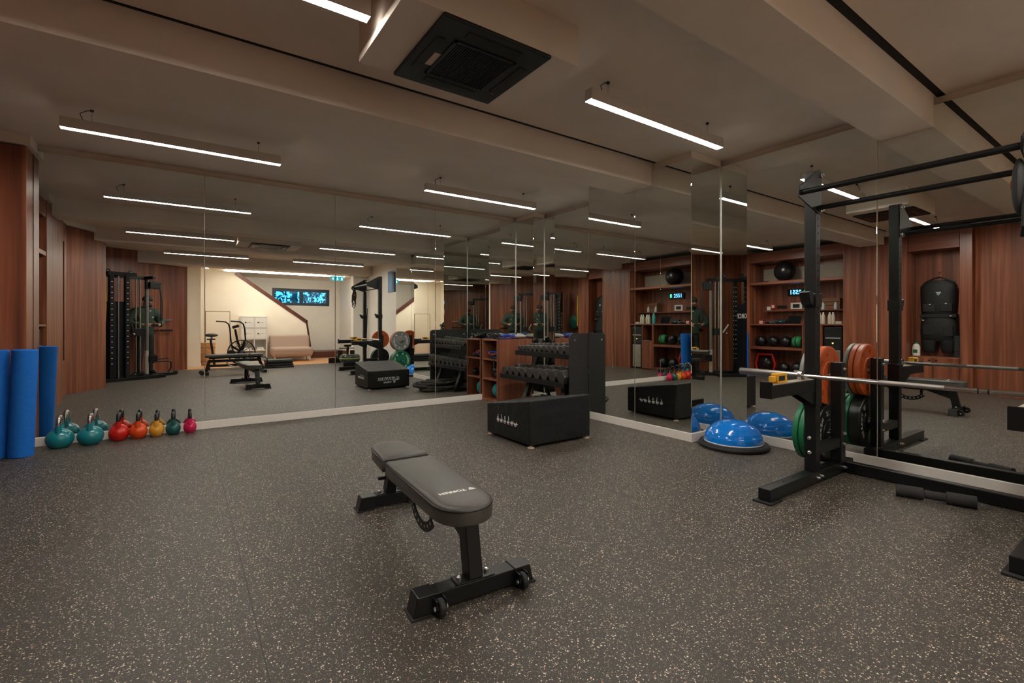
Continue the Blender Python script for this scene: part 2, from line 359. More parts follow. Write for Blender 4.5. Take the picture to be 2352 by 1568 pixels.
# ================================================================== MIRRORS
def panel(label, dims):
    o = MB().box(*dims).build('wall_mirror', MIRROR, bevel=0.005, seg=1); return tag(o, label, 'mirror', 'frameless mirror panels on the walls')
t = 0.006; g = 0.0015
for (x0, x1, lb) in ((-1.127, 0.182, 'tall frameless mirror panel behind the row of kettlebells'), (0.182, 1.527, 'tall mirror panel on the long wall, second from the walnut end pillar'),
                     (1.527, 2.871, 'tall mirror panel on the long wall, third from the walnut end pillar'), (2.871, AX, 'tall mirror panel on the long wall behind the cube cabinet')):
    panel(lb, (x0+g, x1-g, M1Y, M1Y+t, ZB, ZT))
panel('narrow mirror strip on the corner pier beside the cube cabinet top', (AX, AX+t, BY+0.001, M1Y-0.001, ZB, ZT))
panel('narrow mirror strip on the front of the corner pier above the dumbbells', (AX+0.001, X3-0.001, BY, BY+t, ZB, ZT))
panel('mirror panel on the right wall behind the dumbbell rack', (X3, X3+t, DY+0.002, BY-0.001, ZB, ZT))
panel('mirror panel on the far side of the thick pillar behind the tall black board', (X2+0.001, X3-0.001, DY, DY+t, ZB, ZT))
panel('mirror panel on the thick pillar face, beside the tall black rack end board', (X2, X2+t, 3.413+g, DY-0.001, ZB, ZT))
panel('mirror panel on the thick pillar face, nearest the blue balance dome', (X2, X2+t, EY+0.001, 3.413-g, ZB, ZT))
panel('narrow mirror strip on the pillar front directly behind the blue balance dome', (X2+0.001, X3-0.001, EY, EY+t, ZB, ZT))
panel('mirror panel on the right wall between the pillar and the power rack', (X3, X3+t, 1.419+g, EY-0.001, ZB, ZT))
panel('mirror panel on the right wall directly behind the power rack', (X3, X3+t, 0.42, 1.419-g, ZB, ZT))

ALU = mat('aluminium bead', (0.80, 0.80, 0.76), 0.35, 0.7, noise=0.03, nscale=20)
for i, (x, y) in enumerate(((AX-0.0038, M1Y-0.0038), (X3-0.0038, BY-0.0038), (X3-0.0038, EY-0.0038), (X3-0.0038, DY+0.0038+t))):
    S('trim_%d' % (i+4), (x-0.0028, x+0.0028, y-0.0028, y+0.0028, ZB, ZT), ALU, 0.001)
# ================================================================== CEILING LAMPS AND AC
def led_bar(x0, x1, y, label):
    t = thing('linear_ceiling_lamp', label, 'ceiling lamp', ((x0+x1)/2, y, 2.588), group='linear lamps hung from the ceiling'); L = x1-x0
    hb = MB(); hb.box(-L/2, L/2, -0.032, 0.032, 0.004, 0.078); hb.box(-L/2, L/2, -0.032, -0.0295, 0, 0.004); hb.box(-L/2, L/2, 0.0295, 0.032, 0, 0.004); hb.build('housing', HOUSE, t)
    rbox('diffuser', (-L/2+0.001, L/2-0.001, -0.029, 0.029, 0.001, 0.005), LEDM, t, 0)
    for s in (-1, 1):
        MB().cyl((s*L*0.38, 0, 0.078), (s*L*0.38, 0, H-2.588), 0.0015, 6).build('suspension_wire', STEELD, t)
        MB().lathe([(0.012, 0), (0.012, 0.012)], (s*L*0.38, 0, H-2.588-0.012), seg=12).build('ceiling_cap', BLACKP, t)
    MB().tube([(-L*0.38-0.05, 0.0, 0.08), (-L*0.38-0.07, 0.0, 0.13), (-L*0.38-0.03, 0, 0.16), (-L*0.38+0.0, 0, H-2.588-0.005)], 0.003, 6).build('power_cord', BLACKP, t)
led_bar(-0.762, 0.735, 4.84, 'lit linear lamp near the long mirror wall, over the kettlebell row')
led_bar(2.19, 3.705, 4.84, 'lit linear lamp near the long mirror wall, over the dumbbell rack')
led_bar(-0.762, 0.735, 2.28, 'lit linear lamp left of the ceiling air conditioner')
led_bar(2.19, 3.70, 2.28, 'lit linear lamp between the air conditioner and the mirrored pillar')
led_bar(-0.338, 1.20, -0.19, 'lit linear lamp near the hall opening on the walnut wall side, seen in the mirror')
led_bar(2.14, 3.80, -0.19, 'lit linear lamp near the hall opening on the power rack side, seen in the mirror')
o = rbox('led_strip', (0.92, 4.2, -3.46, -3.43, 2.590, 2.62), mat('hall led', (0.9, 0.9, 0.85), 0.5, emit=(1.0, 0.92, 0.80), estr=LED*0.42, noise=0.01, nscale=5), bevel=0)
tag(o, 'long lit LED strip in the hall ceiling above the stair wall', 'ceiling lamp')
t = thing('downlight', 'small round downlight in the hall ceiling beside the cream jamb', 'ceiling lamp', (0.5, -3.0, 2.60))
MB().lathe([(0.05, 0.0), (0.06, 0.02)], seg=20).build('trim_ring', WHITEP, t); MB().lathe([(0.04, -0.003), (0.04, 0.0)], seg=20).build('diffuser', LEDM, t)

t = thing('air_conditioner', 'plastered ceiling box with a black cassette air conditioner', 'air conditioner', (1.293, 2.278, 2.545))
rbox('ceiling_box', (-0.508, 0.508, -0.324, 0.322, 0, H-2.545), PLASTER, t, 0.002)
pn = rbox('cassette_panel', (-0.316, 0.316, -0.326, 0.318, -0.018, 0.004), ACBLACK, t, 0.008)
g_ = MB(); 
for i in range(26): g_.box(-0.17+i*0.0133, -0.17+i*0.0133+0.006, -0.17, 0.17, -0.023, -0.018)
g_.box(-0.185, 0.185, -0.185, -0.17, -0.024, -0.018); g_.box(-0.185, 0.185, 0.17, 0.185, -0.024, -0.018); g_.box(-0.185, -0.17, -0.185, 0.185, -0.024, -0.018); g_.box(0.17, 0.185, -0.185, 0.185, -0.024, -0.018)
g_.build('intake_grille', BLACKP, t)
for (x0, x1, y0, y1) in ((-0.16, 0.16, -0.275, -0.225), (-0.16, 0.16, 0.215, 0.265), (-0.275, -0.225, -0.16, 0.16), (0.225, 0.275, -0.16, 0.16)):
    rbox('air_louvre', (x0, x1, y0, y1, -0.022, -0.018), BLACKM, t, 0.006)
rbox('maker_sticker', (-0.222, -0.186, -0.03, 0.10, -0.0195, -0.0178), mat('sticker', (0.55, 0.42, 0.33), 0.6, noise=0.1, nscale=60), t, 0)
rbox('sensor_light', (0.25, 0.262, 0.17, 0.178, -0.0235, -0.018), mat('red led', (0.6, 0.1, 0.05), 0.4, noise=0.1, nscale=60), t, 0)

# ================================================================== FOREGROUND THINGS
# ---- foam rollers
BLUE = mat('blue foam', (0.001, 0.140, 0.56), 0.85, noise=0.08, nscale=60, bump=0.3, bscale=160)
BLUE2 = mat('blue foam dark end', (0.004, 0.07, 0.30), 0.8, noise=0.1, nscale=60)
def roller(label, loc, tilt, r=0.082, h=0.90):
    t = thing('foam_roller', label, 'foam roller', loc, group='long foam rollers by the walnut end pillar')
    prof = [(r-0.006, 0), (r, 0.006), (r, h-0.006), (r-0.006, h)]
    MB().lathe(prof, seg=40).build('foam_body', BLUE, t, smooth=True, rot=tilt)
    return t
roller('blue foam roller standing nearest the kettlebells', (-1.135, 5.655, 0.0), (0.012, 0.035, 0))
roller('blue foam roller cut by the left edge of the photo', (-1.305, 5.69, 0.0), (0.0, 0.02, 0))
# ---- kettlebells
def kettlebell(label, x, y, bw, tot, col, handle, hr):
    t = thing('kettlebell', label, 'kettlebell', (x, y, 0), group='kettlebells lined up along the mirror')
    R = bw/2; bh = tot*0.575; m = mat('enamel %s' % col[0], col[1], 0.28, noise=0.06, nscale=40, coat=0.3)
    prof = [(R*0.60, 0.0), (R*0.70, 0.003)]
    for i in range(20):
        a = math.radians(-58 + 146*i/19); prof.append((max(R*math.cos(a), 0.01), bh*(math.sin(a)+0.848)/1.848))
    bodyo = MB().lathe(prof, seg=36)
    hw = R*0.60; z0 = bh*0.80; zn = tot*0.69
    for s in (-1, 1): bodyo.tube([(0, s*hw*0.80, z0-0.03), (0, s*hw*0.95, z0+0.012), (0, s*hw, zn)], [hr*1.7, hr*1.35, hr*1.12], 14)
    bodyo.build('body', m, t, smooth=True)
    top = tot-hr; base = zn-0.002; path = [(0, -hw, base-0.012)]
    for i in range(13):
        a = PI - PI*i/12; c, s_ = math.cos(a), math.sin(a); path.append((0, hw*(abs(c)**0.65)*(1 if c > 0 else -1), base+(top-base)*(s_**0.75)))
    path.append((0, hw, base-0.012))
    MB().tube(path, hr, 12).build('handle', handle, t, smooth=True)
    return t
TEAL = ('teal', (0.008, 0.20, 0.235))
kettlebell('largest teal kettlebell with a steel handle, next to the foam rollers', -0.925, 5.865, 0.200, 0.295, TEAL, STEEL, 0.018)
kettlebell('second teal kettlebell with a steel handle, next to the red one', -0.715, 5.868, 0.196, 0.290, TEAL, STEEL, 0.018)
kettlebell('red kettlebell with a black handle', -0.515, 5.90, 0.160, 0.268, ('red', (0.55, 0.010, 0.006)), BLACKP, 0.0175)
kettlebell('orange kettlebell with a black handle', -0.368, 5.905, 0.146, 0.250, ('orange', (0.68, 0.065, 0.008)), BLACKP, 0.0170)
kettlebell('yellow kettlebell with a black handle', -0.224, 5.905, 0.126, 0.232, ('yellow', (0.66, 0.32, 0.035)), BLACKP, 0.0165)
kettlebell('dark green kettlebell with a black handle', -0.090, 5.908, 0.128, 0.228, ('green', (0.006, 0.085, 0.082)), BLACKP, 0.0165)
kettlebell('pink kettlebell with a black handle, last of the row', 0.052, 5.91, 0.116, 0.214, ('pink', (0.60, 0.008, 0.085)), BLACKP, 0.016)

# ---- logo shape (a folded shield emblem)
def emblem(m, c, x, y, s, parent, name='emblem'):
    F = frame(c, x, y); b = MB()
    for poly in ([(-0.5, 0.4), (0.5, 0.4), (0.35, 0.15), (-0.42, 0.15)], [(-0.36, 0.08), (-0.02, 0.08), (0.04, -0.5), (-0.3, -0.05)], [(0.06, 0.08), (0.34, 0.08), (0.28, -0.1), (0.1, -0.42)]):
        b.prism([(p[0]*s, p[1]*s) for p in poly], 0, 0.0006)
    return b.xf(F).build(name, m, parent)

# ---- front weight bench (long axis along y, turned a little)
def pad_mesh(outline, z0, z1, crown=0.006, n=1):
    m = MB(); bm = m.bm; cx = sum(p[0] for p in outline)/len(outline); cy = sum(p[1] for p in outline)/len(outline)
    def ring(k, z): return [bm.verts.new((cx+(x-cx)*k, cy+(y-cy)*k, z)) for x, y in outline]
    def inset(dv, z):
        out = []; N = len(outline)
        for i, (x, y) in enumerate(outline):
            v = Vector((cx-x, cy-y, 0)); l = v.length; v = v*(dv/l); out.append(bm.verts.new((x+v.x, y+v.y, z)))
        return out
    rings = [inset(0.012, z0), inset(0.0, z0+0.008), inset(0.0, z1-0.018), inset(0.004, z1-0.008), inset(0.014, z1-0.001), inset(0.03, z1+crown*0.4), inset(0.07, z1+crown)]
    N = len(outline)
    bm.faces.new(rings[0][::-1])
    for A, B in zip(rings, rings[1:]):
        for i in range(N): bm.faces.new((A[i], A[(i+1)%N], B[(i+1)%N], B[i]))
    bm.faces.new(rings[-1]); return m
def flat_bench(label, loc, rz):
    t = thing('weight_bench', label, 'weight bench', loc, rz)
    w = 0.128
    back = [(-w+0.012, 0.43)] + [(-w, 0.415)] + [(-w, -0.22)]
    back += [(w*math.cos(math.radians(a)), -0.22-0.150*abs(math.sin(math.radians(a)))**0.9) for a in range(195, 346, 15)]
    back += [(w, -0.22), (w, 0.415), (w-0.012, 0.43)]
    back = [(x-0.032, y+0.02) for x, y in back]
    pb = pad_mesh(back, 0.325, 0.402).build('back_pad', VINYL, t, smooth=True)
    seat = [(-w, 0.475), (w, 0.475), (w*1.0, 0.50), (w*0.96, 0.60)] + [(w*0.92*math.cos(math.radians(a))**1.0, 0.70+0.155*math.sin(math.radians(a))) for a in range(10, 171, 16)] + [(-w*0.96, 0.60), (-w, 0.50)]
    seat = [(x-0.032, y+0.02) for x, y in seat]
    pad_mesh(seat, 0.328, 0.405).build('seat_pad', VINYL, t, smooth=True)
    for nm, pts, z in (('pad_piping', back, 0.392), ('pad_piping', seat, 0.395)):
        MB().tube([(x*1.008, y*1.002 if nm else y, z-0.004) for x, y in pts], 0.0035, 6, closed=True).build(nm, BLACKP, t, smooth=True)
    # frame
    rbox('spine_beam', (-0.03, 0.03, -0.24, 0.80, 0.262, 0.315), BLACKM, t, 0.004)
    rbox('pad_bracket', (-0.06, 0.06, -0.24, 0.38, 0.315, 0.336), BLACKM, t, 0.003)
    rbox('seat_bracket', (-0.06, 0.06, 0.50, 0.72, 0.315, 0.339), BLACKM, t, 0.003)
    f = MB().bar((0.0, -0.255, 0.078), (0.0, -0.205, 0.318), 0.062, 0.075, up=(0, 1, 0)).build('front_post', BLACKM, t, bevel=0.004)
    g = MB(); g.prism([(-0.205, 0.31), (0.18, 0.31), (-0.215, 0.17)], -0.004, 0.004, 'X'); g.build('gusset', BLACKM, t)
    MB().bar((0.0, 0.90, 0.078), (0.0, 0.80, 0.318), 0.062, 0.07, up=(0, 1, 0)).build('rear_post', BLACKM, t, bevel=0.004)
    for y, x0, x1 in ((-0.255, -0.258, 0.262), (0.90, -0.185, 0.185)):
        ft = rbox('foot_beam', (x0+0.07, x1-0.07, y-0.037, y+0.037, 0.012, 0.078), BLACKM, t, 0.004)
        for s in (-1, 1):
            xe = x1 if s > 0 else x0
            c = MB(); c.prism([(xe-s*0.085, 0.004), (xe+s*0.012, 0.004), (xe-s*0.006, 0.082), (xe-s*0.085, 0.082)], y-0.041, y+0.041, 'Y'); c.build('end_cap', BLACKP, ft, bevel=0.004)
            rbox('rubber_foot', (min(xe-s*0.08, xe+s*0.02), max(xe-s*0.08, xe+s*0.02), y-0.047, y+0.047, 0.0, 0.008), BLACKR, ft, 0.002)
        rbox('base_plate', (-0.085, 0.085, y-0.036, y+0.036, 0.078, 0.084), BLACKM, t, 0.002)
        for s in (-1, 1): MB().lathe([(0.011, 0.084), (0.011, 0.094), (0.006, 0.098)], (s*0.062, y, 0), seg=10).build('bolt', BOLT, t, smooth=True)
    for x in (-0.17, 0.20):
        wv = MB().lathe([(0.012, -0.012), (0.03, -0.012), (0.034, -0.008), (0.034, 0.008), (0.03, 0.012), (0.012, 0.012)], (x, -0.322, 0.036), 'X', 24).build('transport_wheel', BLACKR, t, smooth=True)
        rbox('wheel_bracket', (x-0.022, x-0.016, -0.335, -0.292, 0.02, 0.07), BLACKM, wv, 0.002); rbox('wheel_bracket', (x+0.016, x+0.022, -0.335, -0.292, 0.02, 0.07), BLACKM, wv, 0.002)
        MB().lathe([(0.009, -0.028), (0.009, 0.028)], (x, -0.322, 0.036), 'X', 10).build('axle_bolt', BOLT, wv)
    # curved adjusting ladder with holes
    L = MB(); bm = L.bm; n = 22; vs = []
    for i in range(n+1):
        a = math.radians(222 + 96*i/n)
        vs.append([[bm.verts.new((xx, 0.21+rr*math.cos(a), 0.312+rr*math.sin(a))) for rr in (0.202, 0.155)] for xx in (-0.048, -0.042)])
    for i in range(n):
        A, B = vs[i], vs[i+1]
        bm.faces.new((A[0][0], B[0][0], B[0][1], A[0][1])); bm.faces.new((A[1][1], B[1][1], B[1][0], A[1][0]))
        bm.faces.new((A[0][1], B[0][1], B[1][1], A[1][1])); bm.faces.new((A[1][0], B[1][0], B[0][0], A[0][0]))
    bm.faces.new((vs[0][0][0], vs[0][0][1], vs[0][1][1], vs[0][1][0])); bm.faces.new((vs[n][0][0], vs[n][1][0], vs[n][1][1], vs[n][0][1]))
    lad = L.build('adjusting_ladder', BLACKM, t); rbox('ladder_hanger', (-0.047, -0.043, 0.08, 0.11, 0.20, 0.30), BLACKM, lad, 0)
    hm = mat('ladder hole edge', (0.75, 0.72, 0.68), 0.4, 1.0, noise=0.05, nscale=60)
    for i in range(7):
        a = math.radians(229 + 13.7*i); MB().lathe([(0.0075, -0.050), (0.0075, -0.040)], (0, 0.21+0.176*math.cos(a), 0.312+0.176*math.sin(a)), 'X', 10).build('ladder_hole', hm, lad, smooth=True)
    MB().tube([(0.0, 0.90, 0.17), (-0.07, 0.90, 0.17)], 0.011, 10).build('seat_pin', BLACKP, t)
    lg = text('lettering', 'TORREM', 0.029, WHITEL, t, frame((-0.052, -0.165, 0.4083), (-1, 0.0, 0), (0, -1, 0)), bold=0.0008, sx=1.1)
    emblem(WHITEL, (-0.052+0.088, -0.165, 0.4083), (-1, 0, 0), (0, -1, 0), 0.034, t)
    return t
flat_bench('black padded weight bench standing alone in the foreground', (0.995, 1.955, 0), math.radians(-3.4))

# ---- wedge plyo box
def plyo():
    t = thing('plyo_box', 'black cloth covered wedge plyo box in front of the dumbbell rack', 'plyo box', (2.54, 3.385, 0))
    W, D, hN, hF = 0.735, 0.735, 0.432, 0.318
    m = MB(); bm = m.bm; nx = 10
    m.prism([(0, 0.022), (D, 0.022), (D, hF), (0, hN)], 0, W, 'X')
    bmesh.ops.subdivide_edges(bm, edges=bm.edges[:], cuts=5, use_grid_fill=True)
    rnd = random.Random(3)
    for v in bm.verts:
        if 0.05 < v.co.z and 0.03 < v.co.x < W-0.03: v.co.y += rnd.uniform(-0.003, 0.003)
        if 0.05 < v.co.z < 0.29 and 0.03 < v.co.y < D-0.03: v.co.x += rnd.uniform(-0.003, 0.003)
    m.build('cloth_cover', FABRIC, t, smooth=True, bevel=0.014, seg=3)
    fm = mat('pale foot', (0.62, 0.48, 0.38), 0.5, noise=0.1, nscale=40)
    for x in (0.03, W-0.03):
        for y in (0.03, D-0.03): MB().lathe([(0.032, 0), (0.032, 0.006), (0.012, 0.01), (0.012, 0.03)], (x, y, 0), seg=16).build('foot', fm, t)
    text('lettering', 'GLUTE PLYO BOX', 0.076, WHITEL, t, frame((W/2-0.01, D+0.004, 0.17), (-1, 0, 0), (0, 0, 1)), sx=0.62, bold=0.0012)
    text('lettering', 'TORREM', 0.036, WHITEL, t, frame((W/2-0.03, D+0.004, 0.112), (-1, 0, 0), (0, 0, 1)), sx=1.0, bold=0.0006)
    emblem(WHITEL, (W/2+0.09, D+0.0035, 0.115), (-1, 0, 0), (0, 0, 1), 0.05, t)
    # six small exercise pictograms on the side that faces the kettlebells
    figs = [[(0, 0.03, 0.012, 0.05), (-0.005, 0.045, 0.02, 0.03)], [(0.006, 0.055, 0.009, 0.05), (0.012, 0.035, 0.009, 0.03)], [(0.0, 0.055, 0.008, 0.05), (0.01, 0.05, 0.02, 0.008)],
            [(0.008, 0.06, 0.012, 0.06), (0.002, 0.04, 0.014, 0.012)], [(0.008, 0.032, 0.045, 0.009), (0.03, 0.02, 0.007, 0.03)], [(0.022, 0.022, 0.009, 0.045), (0.035, 0.01, 0.02, 0.009)]]
    for Fm in (frame((-0.0045, 0.52, 0.175), (0, -1, 0), (0, 0, 1)), frame((W+0.0045, 0.21, 0.175), (0, 1, 0), (0, 0, 1))):
        b = MB()
        for i, fg in enumerate(figs):
            x = i*0.064
            b.box(x-0.023, x+0.023, -0.002, 0.019, 0, 0.0006); b.box(x-0.016, x+0.016, -0.014, -0.007, 0, 0.0006)
            for (cx, cy, w_, h_) in fg: b.box(x+cx-w_/2, x+cx+w_/2, cy*0.62-h_*0.3+0.006, cy*0.62+h_*0.3+0.006, 0.0001, 0.0007)
            if i < 4: b.lathe([(0.0065, 0), (0.0065, 0.0007)], (x+0.004, 0.064 if i in (1, 3) else 0.057, 0), seg=10)
        b.xf(Fm @ Matrix.Diagonal((0.92, 0.92, 1, 1))).build('exercise_pictograms', WHITEL, t)
    return t
plyo()

# ---- balance dome
t = thing('balance_dome', 'blue half ball balance trainer on its black base beside the mirrored pillar', 'balance trainer', (4.128, 2.412, 0))
DOME = mat('glossy blue dome', (0.001, 0.20, 0.72), 0.16, noise=0.04, nscale=14, coat=0.5)
MB().lathe([(0.278, 0.0), (0.295, 0.006), (0.298, 0.025), (0.288, 0.04), (0.258, 0.044), (0.10, 0.044)], seg=56).build('base_platform', BLACKR, t, smooth=True)
MB().lathe([(0.248, 0.044), (0.252, 0.052), (0.248, 0.058)], seg=56, caps=False).build('seam_ring', mat('dome seam', (0.55, 0.62, 0.68), 0.4, noise=0.05, nscale=30), t, smooth=True)
prof = []
for i in range(23):
    a = PI/2*i/22; rr = 0.248*math.cos(a)**0.93 + 1e-4; z = 0.050+0.194*math.sin(a)
    if i in (4, 7, 10, 13): prof += [(rr, z-0.0008), (rr+0.0006, z), (rr*0.999, z+0.0008)]
    else: prof.append((rr, z))
MB().lathe(prof, seg=64).build('dome', DOME, t, smooth=True)

# ---- cube cabinet in the corner
t = thing('cube_cabinet', 'cherry wood cube cabinet with three open cubbies in the mirror corner', 'cabinet', (3.613, 5.58, 0))
cw, cd, ch = 0.605, 0.415, 0.894; k = 0.02
c = MB()
c.box(0, cw, 0, k, 0, ch); c.box(0, cw, cd-k, cd, 0, ch); c.box(0, cw, k, cd-k, ch-k, ch); c.box(0, cw, k, cd-k, 0, 0.03); c.box(cw-0.01, cw, k, cd-k, 0.03, ch-k)
c.build('carcass', WOODC, t, bevel=0.0015)
for z in (0.307, 0.592): rbox('shelf', (0, cw-0.01, k, cd-k, z, z+k), WOODC, t, 0.001)
BALLT = mat('teal rubber', (0.015, 0.24, 0.27), 0.45, noise=0.12, nscale=12)
tag(MB().ball((3.80, 5.795, 0.03+0.118), 0.118, seg=32, rings=18).build('exercise_ball', BALLT, smooth=True), 'small teal exercise ball in the lowest cubby of the cherry cabinet', 'exercise ball')
MEDB = mat('glossy black rubber', (0.012, 0.009, 0.008), 0.2, noise=0.2, nscale=20)
tag(MB().ball((3.80, 5.83, 0.327+0.10), 0.12, 0.12, 0.10, seg=24).build('boxing_glove', MEDB, smooth=True), 'shiny black boxing glove in the middle cubby of the cherry cabinet', 'boxing glove')
tag(MB().ball((3.72, 5.70, 0.327+0.055), 0.07, 0.06, 0.055, seg=20).build('boxing_mitt', MEDB, smooth=True), 'small black focus mitt in front of the shiny glove in the cherry cabinet', 'boxing mitt')
def straps(name, label, cat, cx, cy, z, L, W, n, cols, seed):
    t = thing(name, label, cat, (cx, cy, z)); rnd = random.Random(seed)
    for i in range(n):
        pts = []; a = rnd.uniform(0, 6.28); ra, rb = rnd.uniform(L*0.3, L*0.5), rnd.uniform(W*0.2, W*0.5); ox, oy = rnd.uniform(-0.2, 0.2)*L, rnd.uniform(-0.2, 0.2)*W
        for q in range(20):
            f = 2*PI*q/20; px, py = ra*math.cos(f), rb*math.sin(f)
            pts.append((ox+px*math.cos(a*0.12)-py*math.sin(a*0.12), oy+py, 0.012+0.017*i+0.010*(1+math.sin(3*f+i))))
        MB().tube(pts, 0.0125, 6, closed=True).build('strap_loop', cols[i % len(cols)], t, smooth=True)
    return t
SB = mat('strap blue', (0.01, 0.09, 0.42), 0.7, noise=0.2, nscale=60); SR = mat('strap red', (0.42, 0.03, 0.02), 0.7, noise=0.2, nscale=60); SP = mat('strap violet', (0.06, 0.03, 0.22), 0.7, noise=0.2, nscale=60)
SW = mat('towel grey', (0.34, 0.33, 0.32), 0.85, noise=0.15, nscale=50); SY = mat('strap yellow', (0.62, 0.36, 0.02), 0.6, noise=0.1, nscale=40); SG = mat('strap lime', (0.30, 0.36, 0.02), 0.6, noise=0.1, nscale=40)
straps('strap_pile', 'tangle of blue and black resistance straps in the top cubby of the cherry cabinet', 'straps', 3.74, 5.79, 0.612, 0.22, 0.30, 5, [BLACKR, SB, BLACKR, SR, SB], 4)
tag(MB().bar((3.604, 5.66, 0.61), (3.602, 5.66, 0.49), 0.025, 0.004, up=(1, 0, 0)).build('hanging_strap', BLACKR), 'black strap end hanging over the upper shelf edge of the cherry cabinet', 'strap')
straps('strap_pile', 'heap of black straps at the front of the cherry cabinet top', 'straps', 3.72, 5.80, ch, 0.20, 0.34, 4, [BLACKR, BLACKP, BLACKR, BLACKR], 9)
straps('strap_pile', 'violet resistance band lying across the middle of the cherry cabinet top', 'straps', 3.87, 5.72, ch, 0.26, 0.22, 3, [SP, SP, SB], 12)
t = thing('folded_mat', 'folded grey sandbag lying at the back of the cherry cabinet top', 'sandbag', (4.07, 5.77, ch))
m = MB().ball((0, 0, 0.038), 0.135, 0.165, 0.038, seg=28, rings=12); m.build('bag_body', SW, t, smooth=True)
MB().tube([(-0.06, -0.08, 0.072), (-0.03, -0.04, 0.098), (0.03, 0.04, 0.098), (0.06, 0.08, 0.072)], 0.008, 8).build('bag_handle', BLACKR, t, smooth=True)
MB().tube(arc((0.05, 0.02, 0.072), 0.05, 0, 360, 18, 'XY')[:-1], 0.004, 6, closed=True).build('lime_band', SG, t, smooth=True)

# ---- dumbbell rack
t = thing('dumbbell_rack', 'black two tier dumbbell rack along the mirror wall', 'dumbbell rack', (0, 0, 0))
for x, z, y1, dp in ((3.616, 0.405, 5.52, 0.34), (3.690, 0.735, 5.26, 0.30)):
    tr = MB(); tr.prism([(x, z-0.035), (x+0.006, z-0.035), (x+0.006, z+0.012), (x+dp, z+0.055), (x+dp, z+0.085), (x+dp-0.006, z+0.085), (x+dp-0.006, z+0.062), (x+0.02, z+0.022), (x, z+0.022)], 4.17, y1, 'Y')
    tr.build('tray', BLACKM, t, bevel=0.002)
for y in (4.35, 5.08):
    MB().bar((3.70, y, 0.05), (4.02, y, 0.90), 0.06, 0.075, up=(0, 1, 0)).build('upright', BLACKM, t, bevel=0.003)
    rbox('floor_foot', (3.66, 4.20, y-0.03, y+0.03, 0.0, 0.06), BLACKM, t, 0.004)
    MB().bar((4.17, y, 0.05), (3.92, y, 0.62), 0.03, 0.05, up=(0, 1, 0)).build('rear_strut', BLACKM, t, bevel=0.003)
rbox('cross_beam', (3.98, 4.03, 4.35, 5.08, 0.10, 0.16), BLACKM, t, 0.004)
t = thing('end_board', 'tall black laminate end board with round top corners beside the mirrored pillar', 'board', (0, 0, 0))
pts = [(3.667, 0.0), (4.425, 0.0)] + [(4.425-0.055+0.055*math.cos(math.radians(a)), 0.985-0.055+0.055*math.sin(math.radians(a))+0.022) for a in range(0, 91, 15)] + [(3.667+0.055-0.055*math.sin(math.radians(a)), 0.952+0.055*math.cos(math.radians(a))) for a in range(0, 91, 15)]
m = MB(); m.prism(pts, 4.121, 4.145, 'Y'); m.build('board', mat('black oak laminate', (0.020, 0.020, 0.019), 0.5, noise=0.25, nscale=60, bump=0.2, bscale=160), t, bevel=0.0015)
for x in (3.735, 4.355):
    MB().lathe([(0.013, -0.006), (0.013, 0.0), (0.008, 0.028)], (x, 4.121, 0.925), 'Y', 14).build('bolt', BOLT, t, smooth=True)
    MB().lathe([(0.013, 0.030), (0.013, 0.024)], (x, 4.121, 0.925), 'Y', 14).build('bolt', BOLT, t, smooth=True)
# dumbbells (hexagonal heads, axis along x)
def dumbbell_parts(t, R, L, hl):
    hexa = [(R*math.cos(math.radians(60*i)), R*math.sin(math.radians(60*i))) for i in range(6)]
    for s in (-1, 1):
        m = MB(); m.prism(hexa, s*L/2, s*(L/2-hl), 'X'); m.build('hex_head', BLACKR_HEX, t, bevel=R*0.07, seg=2)
    MB().lathe([(0.014, -L/2+hl), (0.017, 0), (0.014, L/2-hl)], (0, 0, 0), 'X', 14).build('grip', STEEL, t, smooth=True)
BLACKR_HEX = mat('hex rubber', (0.046, 0.042, 0.038), 0.40, noise=0.12, nscale=80)
ordw = ['nearest', 'second from', 'third from', 'fourth from', 'fifth from', 'sixth from', 'seventh from', 'eighth from', 'ninth from', 'tenth from', 'eleventh from']
def row(tier, x, z, y0, R0, R1, n, pitch0, pitch1, slope):
    y = y0
    for i in range(n):
        f = i/(n-1); R = R0+(R1-R0)*f; L = 0.17+2.0*R; hl = R*1.35
        lb = 'hex dumbbell on the %s rack tray, %s the tall black end board' % (tier, ordw[i] if i else 'nearest to')
        d_ = thing('dumbbell', lb, 'dumbbell', (x+0.165, y, z+0.036+R*0.866+0.004), group='hex dumbbells on the %s rack tray' % tier)
        d_.rotation_euler = (0, -slope, 0)
        dumbbell_parts(d_, R, L, hl); y += pitch0+(pitch1-pitch0)*f
row('lower', 3.616, 0.405, 4.235, 0.079, 0.058, 9, 0.162, 0.138, 0.13)
row('upper', 3.690, 0.735, 4.228, 0.056, 0.036, 11, 0.118, 0.078, 0.145)

